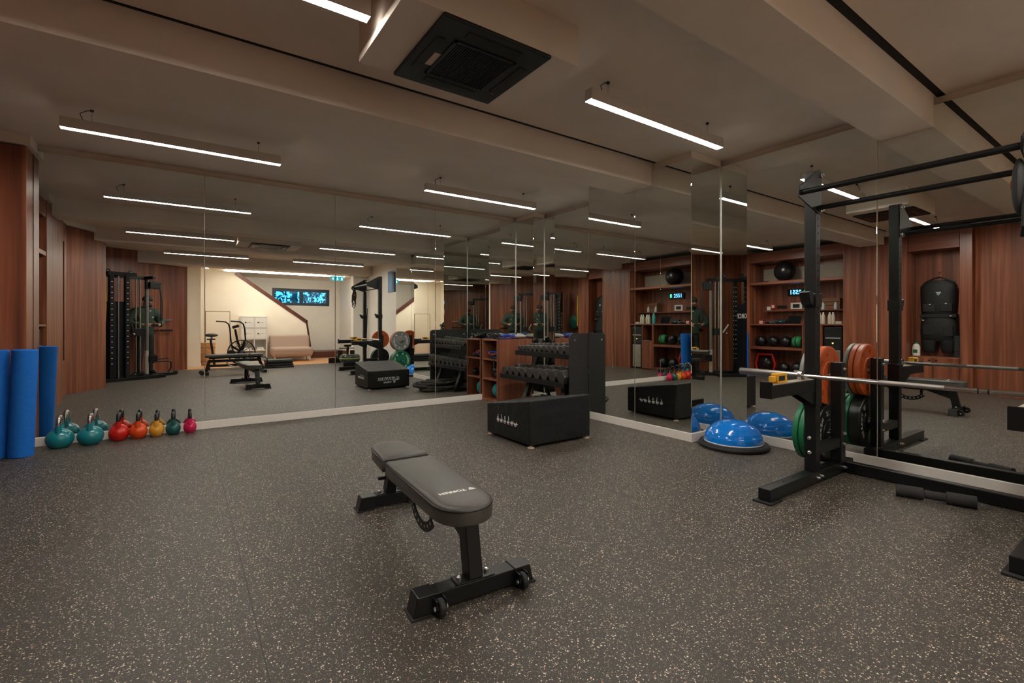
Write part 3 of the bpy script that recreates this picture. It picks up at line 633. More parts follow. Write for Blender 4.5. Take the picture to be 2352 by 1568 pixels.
# ---- battle rope coil behind the plyo box
def rope():
    t = thing('battle_rope', 'thick black twisted battle rope coiled on the floor below the dumbbell rack', 'rope', (3.56, 4.72, 0))
    path = []; N = 520
    for i in range(N):
        f = i/N; a = 2*PI*6.6*f; lap = 6.6*f
        r1 = 0.42-0.035*math.sin(lap*1.9)-0.14*(f**1.5); r2 = 0.25-0.03*math.cos(lap*2.3)-0.05*f
        path.append(Vector((0.07*math.sin(lap*1.3)+r1*math.cos(a), r2*math.sin(a)+0.05*math.cos(lap*0.9), 0.030+0.125*f+0.012*math.sin(a*1.7))))
    path += [path[-1]+Vector((0.035*i, 0.010*i, -0.009*i)) for i in range(1, 14)]
    m = MB(); S = 3
    for s in range(S):
        pts = []
        for i, p in enumerate(path):
            q = path[min(i+1, len(path)-1)]; o = path[max(i-1, 0)]; tt = (q-o).normalized(); u = tt.cross(Vector((0, 0, 1))).normalized(); v = tt.cross(u)
            ph = i*0.42+2*PI*s/S; pts.append(p+(u*math.cos(ph)+v*math.sin(ph))*0.0125)
        m.tube(pts, 0.0142, 7)
    m.build('rope_coil', mat('black rope', (0.034, 0.030, 0.026), 0.85, noise=0.3, nscale=150), t, smooth=True)
    return t
rope()

# ---- power rack
RX = 3.60; TU = 0.075
t = thing('power_rack', 'black steel half rack with pull up bars against the right mirror', 'power rack', (0, 0, 0))
def holes(parent, x0, y, z0, z1, face):
    h = MB(); z = z0
    while z < z1: h.lathe([(0.0085, -0.0006), (0.0085, 0.0006)], (x0, y, z), 'Y', 10); z += 0.052
    h.build('hole_row', mat('hole dark', (0.001, 0.001, 0.001), 0.9, noise=0.1, nscale=50), parent)
def bolts(parent, pts, axis, r=0.0125, out=0.018, s=1):
    for p_ in pts:
        MB().lathe([(r, 0), (r, s*out*0.5), (r*0.7, s*out*0.6), (r*0.6, s*out)], p_, axis, 10).build('bolt', BOLT, parent, smooth=True)
for side, (ya, yb) in (('n', (1.505, 1.58)), ('f', (0.405, 0.48))):
    up = rbox('upright', (RX, RX+TU, ya, yb, 0.088, 2.18), BLACKM, t, 0.005)
    yo = ya-0.0008; h = MB(); z = 0.45
    hm = mat('hole dark', (0.001, 0.001, 0.001), 0.9, noise=0.1, nscale=50)
    while z < 1.86:
        h.lathe([(0.0085, 0), (0.0085, 0.0006)], (RX+TU/2, ya-0.0007, z), 'Y', 10); h.lathe([(0.0085, 0), (0.0085, 0.0006)], (RX+TU/2, yb+0.0002, z), 'Y', 10); z += 0.052
    h.build('hole_row', hm, up)
    fx = 2.985 if side == 'n' else 3.03
    ft = rbox('foot_beam', (fx, 4.235, ya, yb, 0.012, 0.087), BLACKM, t, 0.004)
    rbox('foot_plate', (fx-0.03, fx+0.115, ya-0.02, yb+0.02, 0.0, 0.012), BLACKR, ft, 0.002)
    rbox('foot_plate', (4.14, 4.26, ya-0.02, yb+0.02, 0.0, 0.012), BLACKR, ft, 0.002)
    sp = rbox('storage_post', (4.02, 4.095, ya, yb, 0.088, 0.83), BLACKM, t, 0.004)
    rbox('link_beam', (RX+TU, 4.02, ya+0.006, yb-0.006, 0.20, 0.265), BLACKM, t, 0.004)
    fw = ya if side == 'n' else yb; sg = -1 if side == 'n' else 1
    out = 1 if side == 'n' else -1; yp = yb if out > 0 else ya
    for z in (0.725, 0.283):
        hn = MB().cyl((4.058, yp, z), (4.058, yp+out*0.27, z), 0.0245, 24); hn.build('storage_horn', STEEL, t, smooth=True)
    bolts(sp, [(4.0575, ya, 0.22), (4.0575, ya, 0.30), (4.0575, ya, 0.78)], 'Y', s=-1)
    for z in (0.22, 0.32): MB().lathe([(0.0125, 0), (0.0125, -0.01), (0.008, -0.014)], (RX, (ya+yb)/2, z), 'X', 10).build('bolt', BOLT, up, smooth=True)
    bolts(ft, [(RX+0.02, ya, 0.05), (RX+0.07, ya, 0.055), (4.05, ya, 0.05)], 'Y', s=-1, r=0.011, out=0.024)
    # slots on top of the foot
    for x in (3.22, 3.36): rbox('foot_slot', (x, x+0.02, ya+0.033, ya+0.042, 0.0868, 0.0876), hm, ft, 0)
    # bracket plate carrying the bars, on the inner face
    yi = ya-0.009 if side == 'n' else yb
    br = MB(); br.prism([(RX+TU, 1.885), (RX+TU, 2.18), (RX+0.03, 2.19), (3.345, 2.030), (3.340, 1.960), (RX+0.02, 1.885)], yi, yi+0.009, 'Y'); br = br.build('bar_bracket', BLACKM, t, bevel=0.0015)
    bolts(br, [(RX+0.05, yi if side == 'n' else yi+0.009, 1.91), (RX+0.05, yi if side == 'n' else yi+0.009, 2.15)], 'Y', s=-1 if side == 'n' else 1, r=0.016, out=0.024)
    # spotter arm with its cradle
    arm = MB(); arm.box(3.01, RX+TU+0.004, ya+0.0, yb-0.0, 0.650, 0.732)
    arm = arm.build('spotter_arm', BLACKM, t, bevel=0.004)
    rbox('arm_lip', (3.005, 3.022, ya-0.001, yb+0.001, 0.648, 0.755), BLACKM, arm, 0.003)
    rbox('arm_liner', (3.022, RX-0.005, ya+0.008, yb-0.008, 0.732, 0.737), mat('pale liner', (0.36, 0.32, 0.27), 0.6, noise=0.1, nscale=30), arm, 0.001)
    gs = MB(); gs.prism([(RX, 0.650), (RX, 0.55), (3.36, 0.648)], ya+0.003, ya+0.009, 'Y'); gs.prism([(RX, 0.650), (RX, 0.55), (3.36, 0.648)], yb-0.009, yb-0.003, 'Y'); gs.build('arm_gusset', BLACKM, arm)
    rbox('arm_collar', (RX-0.008, RX+TU+0.008, ya-0.006, yb+0.006, 0.54, 0.76), BLACKM, arm, 0.003)
    # J hook
    jh = MB(); jh.box(RX-0.010, RX+TU+0.006, ya-0.008, yb+0.008, 1.235, 1.33); jh.prism([(RX-0.01, 1.235), (RX-0.01, 1.31), (RX-0.075, 1.345), (RX-0.085, 1.335), (RX-0.05, 1.255)], ya+0.004, yb-0.004, 'Y')
    jh = jh.build('bar_hook', BLACKP, t, bevel=0.003)
rbox('floor_crossbar', (4.085, 4.15, 0.48, 1.505, 0.008, 0.083), BLACKM, t, 0.004)
MB().cyl((3.375, 0.38, 1.992), (3.375, 1.512, 1.992), 0.0185, 20).build('pull_up_bar', BLACKM, t, smooth=True)
MB().cyl((RX+0.005, 0.38, 1.918), (RX+0.005, 1.512, 1.918), 0.0165, 20).build('pull_up_bar', BLACKM, t, smooth=True)
# plates
def plate(label, name, x, y0, th, z, R, col, out, letters=False, rough=0.4):
    t = thing(name, label, 'weight plate', (x, y0, z), group='bumper plates on the power rack horns')
    m = mat('plate %s' % col[0], col[1], rough, noise=0.06, nscale=50)
    q = out
    MB().lathe([(0.027, 0.0), (0.10, 0.0), (0.105, q*0.004), (R-0.03, q*0.004), (R-0.022, 0.0), (R-0.008, 0.0), (R, q*0.006), (R, q*(th-0.006)), (R-0.008, q*th), (R-0.022, q*th), (R-0.03, q*(th-0.004)), (0.105, q*(th-0.004)), (0.10, q*th), (0.027, q*th), (0.027, 0.0)], (0, 0, 0), 'Y', 64, caps=False).build('disc', m, t, smooth=True)
    MB().lathe([(0.0255, -0.001*q), (0.034, -0.001*q), (0.034, q*(th+0.001)), (0.0255, q*(th+0.001)), (0.0255, -0.001*q)], (0, 0, 0), 'Y', 32, caps=False).build('steel_hub', STEEL, t, smooth=True)
    lm = letters
    if lm:
        for yy, ny in ((q*th+q*0.0008-q*0.003, q), (-q*0.0008+q*0.003, -q)):
            for a0 in (205, 25):
                for i, chh in enumerate('TORREM'):
                    a = math.radians(a0 - i*13.5); rx = -1 if ny > 0 else 1
                    pos = (rx*0.155*math.cos(a), yy, 0.155*math.sin(a)); r_ = Vector((rx*math.cos(a), 0, math.sin(a))); tx = Vector((rx*math.sin(a), 0, -math.cos(a)))
                    text('lettering', chh, 0.046, lm, t, frame(pos, tx, r_), bold=0.0015)
                a = math.radians(a0+26); rx = -1 if ny > 0 else 1
                r_ = Vector((rx*math.cos(a), 0, math.sin(a))); tx = Vector((rx*math.sin(a), 0, -math.cos(a)))
                emblem(lm, (rx*0.157*math.cos(a), yy, 0.157*math.sin(a)), tx, r_, 0.055, t)
                a = math.radians(a0-6*13.5-22); r_ = Vector((rx*math.cos(a), 0, math.sin(a))); tx = Vector((rx*math.sin(a), 0, -math.cos(a)))
                text('lettering', {'grey': '5', 'orange': '10', 'green': '25', 'black': '20'}[col[0]], 0.046, lm, t, frame((rx*0.155*math.cos(a), yy, 0.155*math.sin(a)), tx, r_), bold=0.0015)
    return t
OR = ('orange', (0.50, 0.088, 0.014)); GY = ('grey', (0.21, 0.21, 0.20)); GR = ('green', (0.008, 0.16, 0.062)); BK = ('black', (0.010, 0.010, 0.010))
ODARK = mat('embossed orange', (0.34, 0.055, 0.010), 0.5, noise=0.1, nscale=40)
px = 4.058
plate('orange bumper plate touching the storage post above the black plate', 'bumper_plate', px, 1.600, 0.042, 0.725, 0.222, OR, 1, ODARK)
plate('orange bumper plate between the grey plate and another orange one', 'bumper_plate', px, 1.645, 0.040, 0.725, 0.222, OR, 1, ODARK)
plate('grey bumper plate outermost on the upper horn of the near rack side', 'bumper_plate', px, 1.690, 0.032, 0.725, 0.222, GY, 1, WHITEL)
plate('thick black bumper plate on the lower horn against the near storage post', 'bumper_plate', px, 1.597, 0.085, 0.283, 0.222, BK, 1, GREYL, 0.3)
plate('green bumper plate next to the thick black plate on the near lower horn', 'bumper_plate', px, 1.684, 0.045, 0.283, 0.222, GR, 1, False)
plate('green bumper plate outermost on the near lower horn, white lettering in the mirror', 'bumper_plate', px, 1.731, 0.043, 0.283, 0.222, GR, 1, WHITEL)
plate('orange bumper plate on the upper horn of the far rack side, seen in the mirror', 'bumper_plate', px, 0.385, 0.042, 0.725, 0.222, OR, -1, ODARK)
plate('thick black bumper plate on the far lower horn, seen in the mirror', 'bumper_plate', px, 0.388, 0.085, 0.283, 0.222, BK, -1, False, 0.3)
plate('green bumper plate behind the black one on the far rack side, seen in the mirror', 'bumper_plate', px, 0.301, 0.045, 0.283, 0.222, GR, -1, False)
# barbell resting on the spotter arms
t = thing('barbell', 'chrome barbell lying across the spotter arms of the power rack', 'barbell', (3.48, 0, 0.762))
MB().cyl((0, 0.235, 0), (0, 1.545, 0), 0.0142, 20).build('shaft', STEEL, t, smooth=True)
kn = mat('knurled steel', (0.42, 0.40, 0.38), 0.42, 1.0, noise=0.1, nscale=200, bump=0.4, bscale=900)
MB().cyl((0, 0.80, 0), (0, 1.10, 0), 0.0146, 20).build('knurled_grip', kn, t, smooth=True)
for y in (0.62, 0.66): MB().cyl((0, y, 0), (0, y+0.006, 0), 0.0147, 20).build('ring_mark', BLACKM, t, smooth=True)
for y0, y1, s in ((1.545, 1.975, 1), (0.235, -0.19, -1)):
    MB().cyl((0, y0, 0), (0, y1, 0), 0.0245, 24).build('sleeve', STEELD, t, smooth=True)
    MB().lathe([(0.020, 0), (0.036, 0.002), (0.036, 0.026), (0.026, 0.03)], (0, y0-0.015, 0), 'Y', 24).build('collar', STEEL, t, smooth=True)
    MB().cyl((0, y1, 0), (0, y1+s*0.004, 0), 0.020, 16).build('end_cap', mat('blue cap', (0.01, 0.05, 0.16), 0.4, noise=0.1, nscale=30), t, smooth=True)
YEL = mat('yellow clip', (0.68, 0.36, 0.02), 0.4, noise=0.06, nscale=40)
def clip(label, x, y):
    t = thing('bar_clip', label, 'barbell clip', (x, y, 0.737))
    m = MB(); m.box(-0.06, 0.06, -0.022, 0.022, 0.0, 0.014); m.box(-0.06, 0.06, -0.022, 0.022, 0.048, 0.062); m.box(-0.06, -0.042, -0.022, 0.022, 0.014, 0.048); m.box(0.042, 0.06, -0.022, 0.022, 0.014, 0.048); m.build('clip_body', YEL, t, bevel=0.004)
    rbox('rubber_insert', (-0.042, 0.042, -0.018, 0.018, 0.014, 0.048), BLACKR, t, 0.004)
    rbox('lever', (-0.11, -0.06, -0.012, 0.012, 0.012, 0.048), YEL, t, 0.004)
clip('yellow barbell clip lying on the near spotter arm tip', 3.17, 1.542)
clip('yellow barbell clip lying on the far spotter arm, seen in the mirror', 3.395, 0.442)
# suspension straps hanging from the pull up bar at the right edge
t = thing('suspension_trainer', 'black suspension straps with foam handles hanging from the pull up bar end', 'suspension trainer', (3.375, 0.462, 1.992))
m = MB(); m.tube(arc((0, 0.0, -0.02), 0.050, -80, 260, 20, 'XZ'), 0.016, 8); m.build('wrap', BLACKR, t, smooth=True)
for i, (dy, ln) in enumerate(((-0.055, 0.40), (-0.02, 0.50), (0.015, 0.44))):
    pts = [(0.0, dy*0.4, -0.04), (-0.03, dy, -ln*0.5), (-0.035, dy, -ln+0.04), (0.0, dy+0.01, -ln), (0.035, dy, -ln+0.04), (0.03, dy, -ln*0.5), (0.004, dy*0.4, -0.045)]
    MB().tube(pts, 0.0095, 8, closed=True).build('strap_loop', BLACKR, t, smooth=True)
rbox('red_tag', (-0.018, 0.018, 0.030, 0.064, -0.21, -0.17), SR, t, 0)
MB().ball((0.0, 0.035, -0.20), 0.05, 0.028, 0.14, seg=16).build('foam_pad', BLACKR, t, smooth=True)
# bar pad on the floor
t = thing('bar_pad', 'black foam barbell pad lying on the floor along the rack crossbar', 'barbell pad', (3.885, 0.94, 0.037), math.radians(0))
ax = Vector((0.118, -0.359, 0)).normalized(); ph = math.atan2(ax.y, ax.x)
m = MB(); m.lathe([(0.014, -0.19), (0.037, -0.19), (0.037, -0.055), (0.026, -0.05), (0.026, 0.05), (0.037, 0.055), (0.037, 0.19), (0.014, 0.19)], (0, 0, 0), 'X', 28)
m.xf(Matrix.Rotation(ph, 4, 'Z')).build('foam_sleeve', mat('charcoal foam', (0.022, 0.021, 0.021), 0.8, noise=0.2, nscale=120), t, smooth=True)

# ================================================================== THINGS SEEN IN THE MIRRORS
# ---- shelf bay on the left wall (y 3.83..5.80, front x -1.42)
FX, BX = -1.42, -1.95
t = thing('shelving_unit', 'built in walnut shelving with open bays between the end pillar and the wall panel', 'shelving', (0, 0, 0))
rbox('back_panel', (BX-0.02, BX, 3.83, 5.80, 0, 2.66), WOOD, t, 0)
rbox('top_fascia', (BX, FX, 3.83, 5.80, 2.45, 2.66), WOODH, t, 0.003)
rbox('light_back_panel', (BX, BX+0.012, 3.88, 5.60, 2.02, 2.34), mat('beige panel', (0.42, 0.36, 0.29), 0.8, noise=0.05, nscale=5), t, 0)
rbox('side_stile', (BX, FX+0.02, 5.63, 5.80, 0, 2.66), WOOD, t, 0.003)
rbox('top_shelf', (BX, FX, 3.83, 5.63, 1.965, 2.02), WOODH, t, 0.003)
rbox('ledge_shelf', (BX, BX+0.22, 3.83, 5.50, 1.385, 1.405), WOODH, t, 0.002)
rbox('counter', (BX, FX, 3.83, 5.63, 1.085, 1.11), WOODH, t, 0.002)
for y in (4.215, 4.52, 4.55): rbox('divider', (BX, FX-0.004, y-0.012, y+0.012, 0, 1.085), WOOD, t, 0.002)
rbox('mid_shelf', (BX, FX, 4.562, 5.63, 0.565, 0.62), WOODH, t, 0.002)
rbox('plinth', (BX, FX-0.03, 4.562, 5.63, 0.0, 0.06), WOODH, t, 0.002)
dr = rbox('door', (FX-0.018, FX, 4.23, 4.505, 0.02, 0.70), WOOD, t, 0.002)
rbox('handle', (FX, FX+0.012, 4.23, 4.505, 0.70, 0.712), STEEL, dr, 0.001)
def thingbox(name, label, cat, dims, m, bevel=0.004, group=None):
    return tag(rbox(name, dims, m, bevel=bevel), label, cat, group)
BALLB = mat('black ball rubber', (0.008, 0.008, 0.009), 0.3, noise=0.15, nscale=14)
tag(MB().ball((-1.64, 5.00, 2.02+0.208), 0.208, seg=36, rings=20).build('exercise_ball', BALLB, smooth=True), 'big black exercise ball on the top walnut shelf', 'exercise ball')
thingbox('tablet_case', 'flat black case lying on the top walnut shelf beside the ball', 'case', (-1.75, -1.55, 5.32, 5.58, 2.02, 2.045), BLACKP)
# wall timer
CLK = mat('timer digits blue', (0.05, 0.3, 0.9), 0.4, emit=(0.12, 0.42, 1.0), estr=2.2, noise=0.02, nscale=30); CLG = mat('timer digit green', (0.05, 0.6, 0.3), 0.4, emit=(0.06, 0.9, 0.5), estr=1.6, noise=0.02, nscale=30)
t = thing('wall_timer', 'black wall timer with glowing blue digits below the top shelf', 'timer', (BX, 4.86, 1.79))
rbox('timer_case', (0.0, 0.05, -0.21, 0.21, -0.075, 0.075), BLACKP, t, 0.005)
text('digits', '2551', 0.125, CLK, t, frame((0.052, 0.045, 0.0), (0, 1, 0), (0, 0, 1)), sx=0.95, bold=0.003); text('digits', '8', 0.125, CLG, t, frame((0.052, -0.155, 0.0), (0, 1, 0), (0, 0, 1)), sx=0.95, bold=0.003)
t = thing('thermostat', 'white wall thermostat with a dark screen above the ledge shelf', 'thermostat', (BX, 4.90, 1.50))
rbox('case', (0, 0.025, -0.115, 0.115, -0.07, 0.07), WHITEP, t, 0.005); rbox('screen', (0.024, 0.027, -0.07, 0.07, -0.04, 0.04), BLACKP, t, 0.001)
thingbox('socket_panel', 'black socket panel on the wall between the thermostat and the alarm', 'socket panel', (BX, BX+0.015, 5.10, 5.30, 1.45, 1.52), BLACKP)
t = thing('alarm_button', 'red fire alarm button on the shelving back wall', 'alarm button', (BX, 5.38, 1.50)); rbox('case', (0, 0.04, -0.05, 0.05, -0.05, 0.05), SR, t, 0.004); rbox('press_plate', (0.039, 0.042, -0.028, 0.028, -0.03, 0.03), WHITEP, t, 0)
thingbox('switch_box', 'small white switch box beside the red fire alarm button', 'switch', (BX, BX+0.03, 5.44, 5.52, 1.42, 1.50), WHITEP)
t = thing('notice_card', 'small red and white notice card on the counter', 'card', (-1.52, 5.44, 1.11)); rbox('card', (0, 0.006, -0.05, 0.05, 0, 0.08), SR, t, 0.001); rbox('print_block', (0.006, 0.0075, -0.035, 0.035, 0.045, 0.068), WHITEP, t, 0); rbox('print_block', (0.006, 0.0075, -0.035, 0.035, 0.014, 0.034), WHITEP, t, 0)
t = thing('massage_gun', 'grey massage gun lying on the counter beside the notice card', 'massage gun', (-1.56, 5.26, 1.11)); MB().cyl((0, -0.10, 0.035), (0, 0.10, 0.035), 0.034, 18).build('barrel', mat('gun grey', (0.06, 0.06, 0.065), 0.4, noise=0.1, nscale=30), t, smooth=True, bevel=0.004); MB().cyl((0, 0.10, 0.035), (0, 0.14, 0.035), 0.018, 14).build('tip', mat('gun tip', (0.45, 0.10, 0.03), 0.5, noise=0.1, nscale=30), t, smooth=True); MB().cyl((0.0, 0.02, 0.035), (0.09, 0.05, 0.03), 0.02, 12).build('grip', BLACKP, t, smooth=True)
t = thing('speaker', 'small dark blue lit loudspeaker on the counter', 'speaker', (-1.62, 5.06, 1.11)); MB().cyl((0, -0.10, 0.05), (0, 0.10, 0.05), 0.05, 22).build('speaker_body', mat('dark blue mesh', (0.006, 0.02, 0.035), 0.5, noise=0.3, nscale=200), t, smooth=True); MB().lathe([(0.006, 0), (0.006, 0.003)], (0.05, 0, 0.055), 'X', 10).build('status_light', CLG, t)
t = thing('tablet', 'black tablet leaning back on its stand on the counter', 'tablet', (-1.60, 4.78, 1.11)); MB().bar((0.06, -0.12, 0.012), (0.06, 0.12, 0.012), 0.02, 0.02).build('stand', BLACKP, t); MB().box(-0.006, 0.006, -0.13, 0.13, 0, 0.17).xf(Matrix.Translation((0.05, 0, 0.02)) @ Matrix.Rotation(-0.45, 4, 'Y')).build('screen', mat('dark screen', (0.006, 0.008, 0.010), 0.15, noise=0.1, nscale=30), t, bevel=0.003)
def bottle(label, x, y, z, r, h, col, cap, group=None, name='bottle'):
    t = thing(name, label, 'bottle', (x, y, z), group=group)
    MB().lathe([(r*0.9, 0), (r, 0.006), (r, h*0.62), (r*0.72, h*0.80), (r*0.42, h*0.86), (r*0.42, h*0.88)], seg=20).build('bottle_body', col, t, smooth=True)
    MB().lathe([(r*0.5, h*0.88), (r*0.5, h*0.97), (r*0.3, h)], seg=16).build('cap', cap, t, smooth=True); return t
TQ = mat('turquoise bottle', (0.05, 0.36, 0.36), 0.35, noise=0.05, nscale=20); IV = mat('ivory bottle', (0.62, 0.54, 0.42), 0.4, noise=0.05, nscale=20); BLUEW = mat('white blue label', (0.6, 0.68, 0.72), 0.4, noise=0.1, nscale=12)
bottle('turquoise bottle with a tall neck on the counter', -1.56, 4.46, 1.11, 0.042, 0.27, TQ, TQ)
for i, y in enumerate((4.30, 4.235, 4.12, 4.06)): bottle(['ivory bottle on the counter, nearest to the turquoise bottle', 'ivory bottle on the counter, second from the turquoise bottle', 'ivory bottle on the counter, third from the turquoise bottle', 'ivory bottle on the counter, fourth from the turquoise bottle'][i], -1.58, y, 1.11, 0.034, 0.235, IV, WHITEP, 'ivory bottles on the counter')
thingbox('small_box', 'small cream box on the counter at the end beside the wall panel', 'box', (-1.66, -1.54, 3.90, 4.01, 1.11, 1.165), IV)
for i, y in enumerate((4.33, 4.10)): bottle(['white bottle on the ledge shelf, nearer the turquoise bottle', 'white bottle on the ledge shelf, nearer the wall panel'][i], -1.80, y, 1.405, 0.032, 0.15, BLUEW, WHITEP, 'white bottles on the ledge shelf')
t = thing('wooden_box', 'stack of slatted brown wooden boxes on the ledge shelf', 'box', (-1.86, 4.20, 1.405))
for i in range(3): rbox('slat_tier', (-0.06, 0.06, -0.17, 0.17, 0.006+i*0.075, 0.075+i*0.075), mat('cardboard brown', (0.20, 0.085, 0.035), 0.7, noise=0.1, nscale=20), t, 0.004)
# water dispenser
t = thing('water_dispenser', 'black water dispenser with a silver lower door at the end of the counter', 'water dispenser', (-1.62, 4.02, 0))
rbox('cabinet_body', (-0.16, 0.16, -0.155, 0.155, 0, 1.05), BLACKP, t, 0.012); rbox('silver_door', (0.158, 0.172, -0.13, 0.13, 0.04, 0.60), mat('brushed silver', (0.45, 0.41, 0.35), 0.38, 0.9, noise=0.1, nscale=15), t, 0.006)
rbox('trim_bar', (0.158, 0.170, -0.13, 0.13, 0.82, 0.85), mat('silver trim', (0.55, 0.53, 0.5), 0.3, 0.9, noise=0.05, nscale=30), t, 0.003); MB().lathe([(0.014, 0), (0.014, 0.01)], (0.16, 0.0, 0.74), 'X', 14).build('indicator_light', mat('amber lamp', (0.8, 0.5, 0.1), 0.4, emit=(1.0, 0.6, 0.15), estr=1.2, noise=0.02, nscale=30), t)
rbox('tap_recess', (0.155, 0.162, -0.10, 0.10, 0.63, 0.70), ACBLACK, t, 0.002)
# medicine balls in the bay
MG = mat('green ball', (0.02, 0.25, 0.075), 0.5, noise=0.08, nscale=20)
for y, col, lb in ((4.72, None, 'green and black medicine ball on the middle shelf nearest the cupboard door'), (4.97, BALLB, 'black medicine ball beside the green one on the middle shelf'), (5.23, BALLB, 'glossy black medicine ball, third from the cupboard door'), (5.49, BALLB, 'black medicine ball at the end pillar end of the middle shelf')):
    if col is None:
        t = thing('medicine_ball', lb, 'medicine ball', (-1.60, y, 0.62+0.12), group='medicine balls on the middle shelf')
        MB().ball((0, 0, 0), 0.12, seg=28, rings=16).build('ball_shell', BALLB, t, smooth=True)
        for s in (-1, 1): MB().lathe([(0.1215*math.cos(a*0.1), 0.1215*math.sin(a*0.1)) for a in (range(1, 9))], (0, 0, 0), 'Y', 28, caps=False).xf(Matrix.Diagonal((1, s, 1, 1))).build('green_panel', MG, t, smooth=True)
    else: tag(MB().ball((-1.62, y, 0.62+0.118), 0.118, seg=28, rings=16).build('medicine_ball', col, smooth=True), lb, 'medicine ball', 'medicine balls on the middle shelf')
t = thing('training_helmet', 'red framed black head guard on the bottom shelf', 'head guard', (-1.58, 5.38, 0.06))
pts = [(0, -0.17, 0.0), (0, -0.21, 0.16), (0, -0.15, 0.36), (0, 0.15, 0.36), (0, 0.21, 0.16), (0, 0.17, 0.0)]
for a_, b_ in zip(pts, pts[1:]+pts[:1]): pass
MB().tube([(p_[0], p_[1], p_[2]+0.028) for p_ in pts], 0.028, 8, closed=True).build('red_frame', mat('red frame', (0.50, 0.012, 0.010), 0.4, noise=0.08, nscale=30), t, smooth=True)
MB().ball((0.0, 0.0, 0.19), 0.09, 0.13, 0.15, seg=24).build('padding', MEDB, t, smooth=True)
for y, r, lb in ((4.72, 0.13, 'dark medicine ball on the floor of the bay nearest the cupboard door'), (5.00, 0.12, 'dark medicine ball on the floor of the bay beside the red head guard')):
    tag(MB().ball((-1.60, y, 0.06+r), r, seg=24).build('medicine_ball', BALLB, smooth=True), lb, 'medicine ball', 'balls on the floor of the bay')
# ---- niche with a hanging vest
t = thing('niche_cabinet', 'low walnut cabinet with two round knobs inside the vest niche', 'cabinet', (0, 0, 0))
rbox('back_panel', (-1.90, -1.88, 2.203, 2.867, 0, 2.66), WOOD, t, 0); rbox('top_fascia', (-1.88, -1.50, 2.203, 2.867, 2.37, 2.66), WOODH, t, 0.003)
rbox('carcass', (-1.88, -1.50, 2.205, 2.865, 0, 0.56), WOODH, t, 0.003)
for y0, y1, ky in ((2.22, 2.53, 2.49), (2.54, 2.85, 2.58)):
    d_ = rbox('door', (-1.50, -1.482, y0, y1, 0.02, 0.545), WOOD, t, 0.002); MB().lathe([(0.013, 0), (0.013, 0.012)], (-1.482, ky, 0.50), 'X', 14).build('knob', BLACKP, d_)
t = thing('training_vest', 'black electro training vest and shorts hanging on a hanger in the niche', 'vest', (-1.76, 2.52, 0.56))
VC = mat('vest cloth', (0.0055, 0.006, 0.0065), 0.6, noise=0.2, nscale=30, bump=0.4, bscale=60)
def slab(outline, th, m, name, parent, loc=(0, 0, 0)):
    b_ = MB(); b_.prism(outline, -th/2, th/2, 'X'); return b_.build(name, m, parent, bevel=th*0.35, seg=3, loc=loc)
def puff(name, rows, th, m, parent, dx=0.0, n=20):
    # rows: (z, half width left, half width right, thickness factor)
    b_ = MB(); rings = []
    for z, y0, y1, k_ in rows:
        c_, h_ = (y0+y1)/2, (y1-y0)/2
        rings.append([b_.bm.verts.new((dx+th*k_*math.sin(2*PI*i/n)*(0.75+0.25*abs(math.sin(2*PI*i/n))), c_+h_*abs(math.cos(2*PI*i/n))**0.7*(1 if math.cos(2*PI*i/n) > 0 else -1), z+0.006*math.sin(5*PI*i/n))) for i in range(n)])
    for A_, B_ in zip(rings, rings[1:]):
        for i in range(n): b_.bm.faces.new((A_[i], A_[(i+1)%n], B_[(i+1)%n], B_[i]))
    b_.bm.faces.new(rings[0][::-1]); b_.bm.faces.new(rings[-1]); return b_.build(name, m, parent, smooth=True)
puff('vest_body', [(0.66, -0.20, 0.22, 0.7), (0.70, -0.21, 0.23, 1.0), (0.90, -0.225, 0.245, 1.05), (1.10, -0.23, 0.25, 1.0), (1.20, -0.235, 0.25, 0.9), (1.26, -0.20, 0.20, 0.7), (1.30, -0.11, 0.11, 0.5)], 0.075, VC, t)
puff('shorts', [(0.26, -0.24, 0.23, 0.7), (0.30, -0.25, 0.24, 1.0), (0.45, -0.25, 0.25, 1.1), (0.58, -0.235, 0.235, 1.0), (0.68, -0.20, 0.21, 0.8)], 0.07, VC, t, 0.01)
for s in (-1, 1): puff('leg_strap', [(0.06, s*0.12-0.07, s*0.12+0.07, 0.6), (0.12, s*0.13-0.10, s*0.13+0.10, 1.0), (0.28, s*0.125-0.11, s*0.125+0.11, 1.0)], 0.06, VC, t, 0.015)
for y0, y1, z0, z1 in ((-0.19, -0.03, 0.76, 0.90), (0.03, 0.20, 0.76, 0.90), (-0.20, -0.07, 0.34, 0.52), (0.06, 0.20, 0.36, 0.54)): rbox('pocket', (0.062, 0.086, y0, y1, z0, z1), VC, t, 0.01)
rbox('waist_belt', (-0.075, 0.078, -0.24, 0.24, 0.66, 0.72), BLACKR, t, 0.01)
for y, z in ((-0.11, 0.90), (0.10, 0.89), (-0.17, 0.69), (0.19, 0.62)): rbox('buckle', (0.066, 0.092, y-0.012, y+0.012, z-0.008, z+0.008), WHITEP, t, 0.002)
emblem(mat('logo blue white', (0.45, 0.6, 0.65), 0.5, noise=0.1, nscale=30), (0.080, -0.01, 1.07), (0, 1, 0), (0, 0, 1), 0.07, t)
MB().tube([(0, -0.20, 1.26), (0, -0.08, 1.33), (0, 0, 1.355), (0, 0.08, 1.33), (0, 0.20, 1.26)], 0.012, 8).build('hanger', BLACKP, t, smooth=True)
MB().tube([(0, 0, 1.355), (0, 0, 1.40), (0, 0.025, 1.425), (0, 0.0, 1.45), (-0.11, 0.0, 1.45)], 0.004, 6).build('hook', mat('brass hook', (0.5, 0.3, 0.12), 0.3, 1.0, noise=0.05, nscale=30), t, smooth=True)
